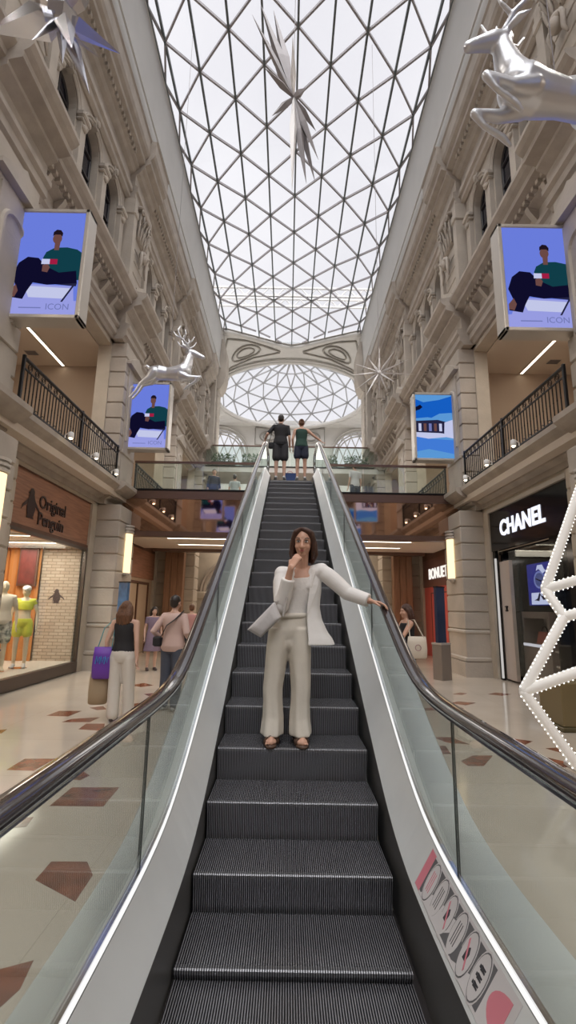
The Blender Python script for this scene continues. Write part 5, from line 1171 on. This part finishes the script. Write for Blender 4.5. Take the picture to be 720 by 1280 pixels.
# blazer: open shell with sleeves and lapels
mb = MB(); N = 30
lv = [(-.20, .128, .245, .152, 1.30, .16), (-.10, .105, .232, .148, 1.20, .22), (0, .080, .208, .140, 1.02, .28), (.2, .040, .178, .130, .80, .38), (.4, .014, .160, .124, .55, .42), (.6, .0, .154, .124, .42, .42), (.75, .0, .154, .118, .38, .42), (.87, .0, .152, .104, .42, .42), (.96, .0, .118, .086, .62, .62), (1.03, .0, .072, .072, .85, .85)]
def spine(J, t): return J['pelvis'].lerp(J['chest'], t/.62) if t < .62 else J['chest'].lerp(J['neck'], (t-.62)/.38)
def bl(t, a): 
    for A, B in zip(lv, lv[1:]):
        if t <= B[0]+1e-6: break
    u = min(1, max(0, (t-A[0])/(B[0]-A[0]))); cx, rx, ry = (A[i]+(B[i]-A[i])*u for i in (1, 2, 3))
    fo = 1+(.03*sin(7*a+t*3)*max(0, .5-t))
    return spine(Jw, t)+V((cx, .008, 0)), V((cos(a)*rx*fo, sin(a)*ry*fo, 0)), (A[4]+(B[4]-A[4])*u, A[5]+(B[5]-A[5])*u)
rs = []
for i in range(27):
    t = -.20+1.23*i/26; o_, i_ = [], []; gl_, gr_ = bl(t, 0)[2]
    for k in range(N+1):
        a = -pi/2+gr_+(2*pi-gl_-gr_)*k/N; cc, p, _ = bl(t, a); o_.append(cc+p); i_.append(cc+p*(1-.017/p.length))
    rs.append(o_+list(reversed(i_)))
mb.rings(rs, True)
for q in 'lr':
    sh, el, wr = Jw['sh'+q], Jw['el'+q], Jw['wr'+q]; out = V((-1 if q == 'l' else 1, 0, 0))
    cuff = el.lerp(wr, .93 if q == 'r' else .70)
    mb.cap_chain([Jw['neck'].lerp(sh, .62)-Zv*.022, sh+out*.004+Zv*.002], [.060, .056], 14); mb.ell(sh+out*.004-Zv*.004, (.058, .062, .054), 14, 10)
    mb.tube([sh+Zv*.0, sh.lerp(el, .25)+out*.006, sh.lerp(el, .6)+out*.006, el, el.lerp(cuff, .15), el.lerp(cuff, .6), cuff], [.054, .062, .060, .055, .054, .051, .050], 16); mb.ell(el, (.056, .056, .056), 12, 8)
organic(mb, 'blazer', WHT, T, .0068, 1)
mb = MB()
for sg in (-1, 1):   # lapels
    def lp(t, off):
        gl_, gr_ = bl(t, 0)[2]; a = -pi/2+(gr_+off if sg > 0 else -gl_-off); cc, p, _ = bl(t, a); return cc+p+V((0, -.008, 0))
    a_ = [lp(t, -.02) for t in (.30, .45, .60, .75, .86, .94, 1.0)]; b_ = [lp(t, o) for t, o in ((.30, .02), (.47, .20), (.62, .34), (.76, .50), (.82, .55), (.90, .42), (.97, .30))]
    m = MB(); m.rings([[p, q_, q_+V((0, .007, 0)), p+V((0, .007, 0))] for p, q_ in zip(a_, b_)], True); m.build('lapel', WHT, T, False)
# sandals
SDL = M_('sandal', (.10, .055, .035, 1), .5)
for q in 'lr':
    a, b = Jw['an'+q], Jw['to'+q]; mb = MB(); fx = (b-V((a.x, a.y, b.z))).normalized(); sx_ = fx.cross(Zv); g0 = V((a.x, a.y, STEPZ+.012))
    def o2(u, v, z): return g0+fx*u+sx_*v+V((0, 0, z))
    pts = [(-.06, .02), (-.02, .033), (.07, .040), (.14, .042), (.185, .02), (.19, -.01), (.16, -.036), (.07, -.036), (-.02, -.033), (-.06, -.02)]
    mb.rings([[o2(u, v, -.010) for u, v in pts], [o2(u, v, .006) for u, v in pts]], True)
    for u in (.075, .115): mb.tube([o2(u+.012*cos(k*pi/8), .045*cos(k*pi/8), .004+.052*sin(k*pi/8)) for k in range(9)], .009, 6)
    mb.tube([o2(.0, .04*cos(k*pi/8), .004+.075*sin(k*pi/8)) for k in range(9)], .006, 6); mb.build('sandal', SDL, T, True)
    mb = MB()
    for k in range(5): mb.ell(o2(.155-.006*k*k*.5+.012, -.028+.014*k if q == 'r' else .028-.014*k, .016), (.0075, .0115, .008), 8, 6)
    mb.build('toes', SKIN, T, True)
# her shoulder bag, hanging from the crook of the arm
bp = at(329, 775, Y=3.50); BG = thing('handbag', tuple(bp), "soft pale grey handbag hanging from the crook of the escalator woman's arm", 'handbag')
A, B_, C_, D_ = at(343, 752, Y=3.49), at(309, 787, Y=3.52), at(326, 797, Y=3.50), at(352, 772, Y=3.47)
mb = MB(); quad = [A, B_, C_, D_]; cen = (A+B_+C_+D_)/4
rs = []
for dy, k in ((-.055, .55), (-.045, .85), (-.015, 1.0), (.02, 1.0), (.045, .85), (.055, .55)):
    ring_ = []
    for i in range(4):
        p, q_ = quad[i], quad[(i+1) % 4]
        for u in range(6): pt = p.lerp(q_, u/6); ring_.append(cen+(pt-cen)*k+V((0, dy, 0)))
    rs.append(ring_)
mb.rings(rs, True); organic(mb, 'body', M_('bag_grey', (.52, .50, .50, 1), .55, bump=.3, bscale=12), BG, .007, 3)
MB().tube([A+V((.0, 0, 0)), Jw['ell']+V((-.03, -.05, .03)), Jw['ell']+V((.04, -.07, .055)), D_+V((.01, 0, .01))], .008, 6).build('strap', M_('strap_grey', (.45, .42, .40, 1), .5), BG)

# ---- couple at the top of the escalator ---------------------------------------
BLK = M_('black', (.018, .017, .02, 1), .8); GRN = M_('deep_green', (.02, .06, .045, 1), .8); NVY = M_('navy', (.02, .025, .05, 1), .8); WSH = mat('shoe_white', (.6, .6, .6, 1), .5)
def person(loc, yaw, H, label, pose=None, skin=SKIN_P, fh=None, **kw):
    J, ff = place(std(H, pose), loc, yaw); T = thing('person', loc, label, 'person'); 
    g, R = body_mesh(T, J, ff, H/1.7, skin, kw.get('vox', .011), fh, kw.get('hands'), legs=True); return T, J, ff, H/1.7, g, R
Yc = 11.45; H = 1.68
T, J, ff, h, g, R = person((-.27, Yc, Zf+.004), pi, H, 'man in black shirt and shorts at the top of the escalator, seen from behind', dict(elr=(.34, .06, 1.16), wrr=(.40, -.10, 1.06)), vox=.012)
hair_short(T, g, R, h, HAIRD); shirt(T, J, ff, h, BLK, .75, -.12, off=.024); trousers(T, J, ff, h, M_('charcoal', (.03, .03, .035, 1), .8), .40, r=(.11, .10, .08), name='shorts'); shoes(T, J, h, WSH)
cb = J['wrr']+V((.0, .0, -.16)); cb = V((-.50, Yc+.02, Zf+.88)); BG = thing('camera_bag', tuple(cb), 'small black bag hanging at the left hip of the man in black', 'bag')
MB().bbox(cb-V((.075, .06, .075)), cb+V((.075, .06, .075)), .02).build('body', BLK, BG); MB().tube([cb+V((-.07, 0, .07)), cb+V((-.02, 0, .25)), J['shr']+V((.0, -.09, .04)), J['neck']+V((.05, -.1, 0))], .009, 5).build('strap', BLK, BG)
T, J, ff, h, g, R = person((.25, Yc+.02, Zf+.004), pi, 1.58, 'woman in deep green top and dark shorts at the top of the escalator', dict(ell=(-.36, .0, 1.22), wrl=(-.52, -.05, 1.12), elr=(.24, .04, 1.12), wrr=(.22, -.05, .9)), skin=SKIN, vox=.012)
hair_short(T, g, R, h, HAIRL); MB().ell(g(0, -.09, .06), (.04, .04, .04), 10, 8).build('hair_bun', HAIRL, T, True); shirt(T, J, ff, h, GRN, .0, -.05, .93, .014, shk=.95); trousers(T, J, ff, h, NVY, .28, r=(.105, .10, .08), name='shorts'); shoes(T, J, h, WSH)
cb = V((-.02, Yc+.55, Zf+.006)); BG = thing('shopping_bag', tuple(cb), 'blue and red shopping bag on the landing between the two people at the top', 'bag')
mb = MB(); mb.rings([[cb+V((a*.15, b*.07, z)) for a, b in ((-1, -1), (1, -1), (1, 1), (-1, 1))] for z in (0, .3)], True); mb.build('body', M_('bag_blue', (.06, .12, .35, 1), .5), BG); MB().torus(cb+V((0, 0, .30)), .07, .006, 1, 12, 5, 0, pi).build('handle', M_('bag_red', (.5, .06, .08, 1), .5), BG)

# ---- passers-by on the left -----------------------------------------------------
PLW = M_('white_trousers', (.66, .62, .56, 1), .75, bump=.1); PURP = M_('purple_bag', (.14, .04, .36, 1), .5)
p = at(147, 903, Z=0); YW = .08
T, J, ff, h, g, R = person((p.x, p.y, 0), pi+YW-.2, 1.60, 'woman in black tank top and white trousers walking away, purple bag on her shoulder', dict(anr=(.09, .0, .08), tor=(.11, -.15, .03), knl=(-.10, -.05, .50), anl=(-.10, -.10, .08), tol=(-.11, -.25, .03), elr=(.24, .05, 1.12), wrr=(.25, -.02, .88), ell=(-.22, .06, 1.12), wrl=(-.25, .08, .88)), skin=SKIN_P, vox=.0095)
hair_long(T, g, R, h, HAIRL, .24, 1.15, .01); shirt(T, J, ff, h, BLK, 0, .1, .90, .012, 'tank_top', shk=.95); trousers(T, J, ff, h, PLW, .97, r=(.105, .088, .085), top=.2, vox=.010); shoes(T, J, h, M_('dark_shoe', (.05, .03, .03, 1), .5))
def tote(T, c, w_, hh, d, m, yaw=0., nm='body', lift=0.):
    R_ = Matrix.Rotation(yaw, 3, 'Z'); q = lambda a, b, z: V(c)+R_@V((a, b, z)); mb = MB()
    rs = []
    for z, k, kd in ((-hh, .80, .6), (-hh+.02, .95, .9), (-hh*.6, 1, 1), (-hh*.25, .96, .7), (0, .88, .35)): rs.append(ering(q(0, 0, z), R_@V((1, 0, 0)), R_@V((0, 1, 0)), w_/2*k, d/2*kd, 20, .03, 3))
    mb.rings(rs, True); return mb.build(nm, m, T, True)
c = V((J['shr'].x-.045, J['shr'].y-.06, .98)); BG = thing('shoulder_bag', tuple(c), 'purple shoulder bag with turquoise strap carried by the woman in black tank top', 'bag')
c = V((p.x-.25, p.y-.02, .98)); bb = tote(BG, c, .30, .42, .13, PURP, .25)
TQ = M_('turquoise', (.12, .42, .50, 1), .5); sh = J['shr']
MB().tube([c+V((-.10, 0, -.02)), c+V((-.03, .0, .25)), sh+V((.0, .02, .06)), sh+V((.03, -.03, .05)), c+V((.10, -.02, -.02))], .014, 6, squash=.4).build('strap', TQ, BG)
for k in range(3): MB().tube([c+V((-.09+.06*k, -.075, -.22)), c+V((-.075+.06*k, -.078, -.12)), c+V((-.05+.06*k, -.08, -.20)), c+V((-.035+.06*k, -.08, -.13))], .008, 5).build('lettering', M_('bag_print', (.05, .25, .55, 1), .5), bb)
c = V((p.x-.31, p.y+.03, .66)); BG = thing('paper_bag', tuple(c), 'beige shopping bag hanging from the left hand of the woman in white trousers', 'bag')
tote(BG, c-V((0, 0, .02)), .26, .42, .14, M_('bag_beige', (.36, .27, .17, 1), .7), .2); MB().torus(c+V((0, 0, .0)), .07, .006, 1, 12, 5, 0, pi).build('handle', M_('bag_beige_dark', (.22, .15, .09, 1), .7), BG)

p = V((-1.80, 7.7, 0))
T, J, ff, h, g, R = person(tuple(p), pi-.35, 1.71, 'person in pale pink shirt and jeans with a black crossbody strap, beside the left handrail', dict(elr=(.29, .12, 1.15), wrr=(.20, -.10, .98), ell=(-.26, .05, 1.14), wrl=(-.20, -.15, 1.0)), vox=.0105)
hair_short(T, g, R, h, HAIRD); PNK = M_('pink_shirt', (.60, .43, .38, 1), .8, bump=.15, bscale=8); shirt(T, J, ff, h, PNK, 1.4, -.14, .98, .030); trousers(T, J, ff, h, M_('jeans', (.07, .08, .11, 1), .8), .97, r=(.105, .085, .075)); shoes(T, J, h, WSH)
BG = thing('crossbody_bag', tuple(p+V((-.2, -.2, .95))), 'black crossbody strap and pouch on the back of the person in pink shirt', 'bag')
rt = (J['shr']-J['shl']).normalized(); bk = -ff
pts = [J['shl']+bk*.02+Zv*.085, J['shl']*.6+J['chest']*.4+bk*.165, J['chest']+bk*.175+rt*.02, J['chest']*.5+J['pelvis']*.5+bk*.165+rt*.11, J['pelvis']+bk*.10+rt*.19+Zv*.10]
MB().tube(pts, .018, 6, squash=.35).build('strap', BLK, BG); MB().bbox(pts[-1]-V((.09, .05, .10)), pts[-1]+V((.05, .03, .05)), .02).build('body', BLK, BG)

p = at(188, 838, Z=0)
T, J, ff, h, g, R = person(tuple(p), .5, 1.52, 'woman in grey purple dress walking in the distance between the left shop and the escalator', vox=.0125)
hair_long(T, g, R, h, HAIRD, .2); shirt(T, J, ff, h, M_('dusty_purple', (.22, .16, .22, 1), .8), .4, .0, .96, .014, 'bodice', .0125); skirt(T, J, ff, h, MATS['cloth_dusty_purple'], .42, 1.15, .2, 'dress_skirt'); shoes(T, J, h, M_('dark_shoe', (.05, .03, .03, 1), .5))
T, J, ff, h, g, R = person((-2.6, 13.2, 0), pi+.3, 1.60, 'distant person in pink top and dark shorts behind the person in pale pink shirt', vox=.0125)
hair_short(T, g, R, h, HAIRL); shirt(T, J, ff, h, M_('rose_top', (.50, .26, .24, 1), .8), .4, -.05, .96, .014, vox=.0125); trousers(T, J, ff, h, BLK, .4, name='shorts', vox=.0125); shoes(T, J, h, WSH)

# ---- woman by the right handrail -------------------------------------------------
p = V((1.93, 8.1, 0))
T, J, ff, h, g, R = person(tuple(p), -pi/2+.15, 1.64, 'woman with long brown hair holding up her phone, right of the escalator', dict(ell=(-.20, -.14, 1.16), wrl=(-.12, -.30, 1.36), elr=(.20, -.16, 1.16), wrr=(.10, -.32, 1.36)), skin=SKIN, vox=.0095)
hair_long(T, g, R, h, HAIRB, .34, 1.05, .0); shirt(T, J, ff, h, BLK, 0, -.05, .90, .012, 'tank_top', shk=.95); trousers(T, J, ff, h, M_('grey_green', (.07, .075, .065, 1), .8), .97, r=(.105, .09, .08)); shoes(T, J, h, WSH)
ph = (J['wrl']+J['wrr'])/2+ff*.06+Zv*.12; PH = thing('phone', tuple(ph), 'phone in a pale case held up by the woman with long brown hair', 'phone')
MB().bbox(ph-V((.012, .045, .085)), ph+V((.006, .045, .085)), .004).build('body', M_('phone_case', (.62, .52, .42, 1), .5), PH); MB().box(ph+V((.006, -.04, -.078)), ph+V((.008, .04, .078))).build('screen', BLACK, PH)
c = V((p.x+.10, p.y-.23, 1.14)); BG = thing('tote_bag', tuple(c), 'cream tote bag on the shoulder of the woman holding a phone', 'bag'); bb = tote(BG, c, .33, .34, .11, M_('canvas', (.62, .55, .46, 1), .8), .1)
sh = J['shr'] if (J['shr']-c).length < (J['shl']-c).length else J['shl']
MB().tube([c+V((-.11, -.0, -.02)), sh+V((-.05, -.03, .06)), sh+V((.05, -.03, .06)), c+V((.11, .0, -.02))], .010, 6).build('strap', MATS['cloth_canvas'], BG); MB().torus(c+V((0, -.058, -.17)), .045, .006, 1, 14, 5).build('print', M_('print_pink', (.4, .25, .25, 1), .8), bb)

# ---- people on the bridge ---------------------------------------------------------
T, J, ff, h, g, R = person((-2.62, 16.0, Zf), .4, 1.56, 'person in dark clothes behind the left bridge glass', vox=.013); hair_short(T, g, R, h, HAIRD); shirt(T, J, ff, h, NVY, 1.5, vox=.013); trousers(T, J, ff, h, BLK, .97, vox=.013); shoes(T, J, h, BLK)
T, J, ff, h, g, R = person((-1.95, 16.4, Zf), pi, 1.48, 'person in pale grey shirt behind the left bridge glass, close to the escalator', vox=.013); hair_short(T, g, R, h, HAIRD); shirt(T, J, ff, h, M_('pale_grey', (.42, .46, .46, 1), .8), .6, vox=.013); trousers(T, J, ff, h, NVY, .97, vox=.013); shoes(T, J, h, BLK)
T, J, ff, h, g, R = person((2.15, 15.4, Zf), pi+.4, 1.66, 'person in white shirt and dark blue trousers behind the right bridge glass', vox=.013); hair_short(T, g, R, h, HAIRD); shirt(T, J, ff, h, M_('white_shirt', (.62, .60, .60, 1), .8), .6, vox=.013); trousers(T, J, ff, h, NVY, .97, vox=.013); shoes(T, J, h, BLK)

# ---- mannequins in the left window -------------------------------------------------
MANN = mat('mannequin_cream', (.66, .57, .42, 1), .35); LIME = M_('lime', (.58, .62, .06, 1), .7)
def mannequin(x, y, yaw, H, label):
    J, ff = place(std(H, dict(wrl=(-.26, -.02, .87), wrr=(.26, -.02, .87), ell=(-.25, .05, 1.12), elr=(.25, .05, 1.12))), (x, y, .262), yaw); T = thing('mannequin', (x, y, .25), label, 'mannequin'); h = H/1.7
    mb = MB(); torso(mb, J, ff, h, .93); limbs(mb, J, h); mb.cap_chain([J['neck']-Zv*.04, J['head']-Zv*.04], [.05*h, .045*h], 12); mb.ell(J['head'], (.075*h, .092*h, .112*h)); mb.cap_chain([J['head']+ff*.085*h, J['head']+ff*.095*h-Zv*.03*h], [.008, .012], 6)
    for q in 'lr': hand(mb, J['wr'+q], (J['wr'+q]-J['el'+q]), ff.cross(Zv)*(1 if q == 'l' else -1), 1 if q == 'l' else -1, h, .25)
    organic(mb, 'body', MANN, T, .0105, 2); MB().lathe([(.17, -.012), (.17, -.004), (.15, .0)], (x, y, .262), 20).build('base', CHROME, T); return T, J, ff, h
T, J, ff, h = mannequin(-5.62, 9.62, .55, 1.72, 'cream mannequin in white T-shirt and patterned shorts in the left shop window')
shirt(T, J, ff, h, M_('cream_tee', (.66, .60, .50, 1), .8), .6, -.12, .98, .02); PAT = M_('pattern', (.55, .55, .48, 1), .8, noise=.95, nscale=14, col2=(.03, .05, .05, 1)); trousers(T, J, ff, h, PAT, .36, r=(.11, .10, .09), name='shorts')
T, J, ff, h = mannequin(-5.50, 10.22, .35, 1.64, 'cream mannequin in lime yellow crop top and shorts in the left shop window')
shirt(T, J, ff, h, LIME, .2, .52, .90, .014, 'crop_top'); trousers(T, J, ff, h, LIME, .22, r=(.108, .10, .09), name='shorts'); shoes(T, J, h, WSH, 'sneaker')
mb = MB().ell(J['head']+Zv*.06, (.085, .10, .07), 14, 8); mb.cap_chain([J['head']+Zv*.05+ff*.07, J['head']+Zv*.04+ff*.15], [.05, .035], 10); mb.build('cap', WHITE, T, True)
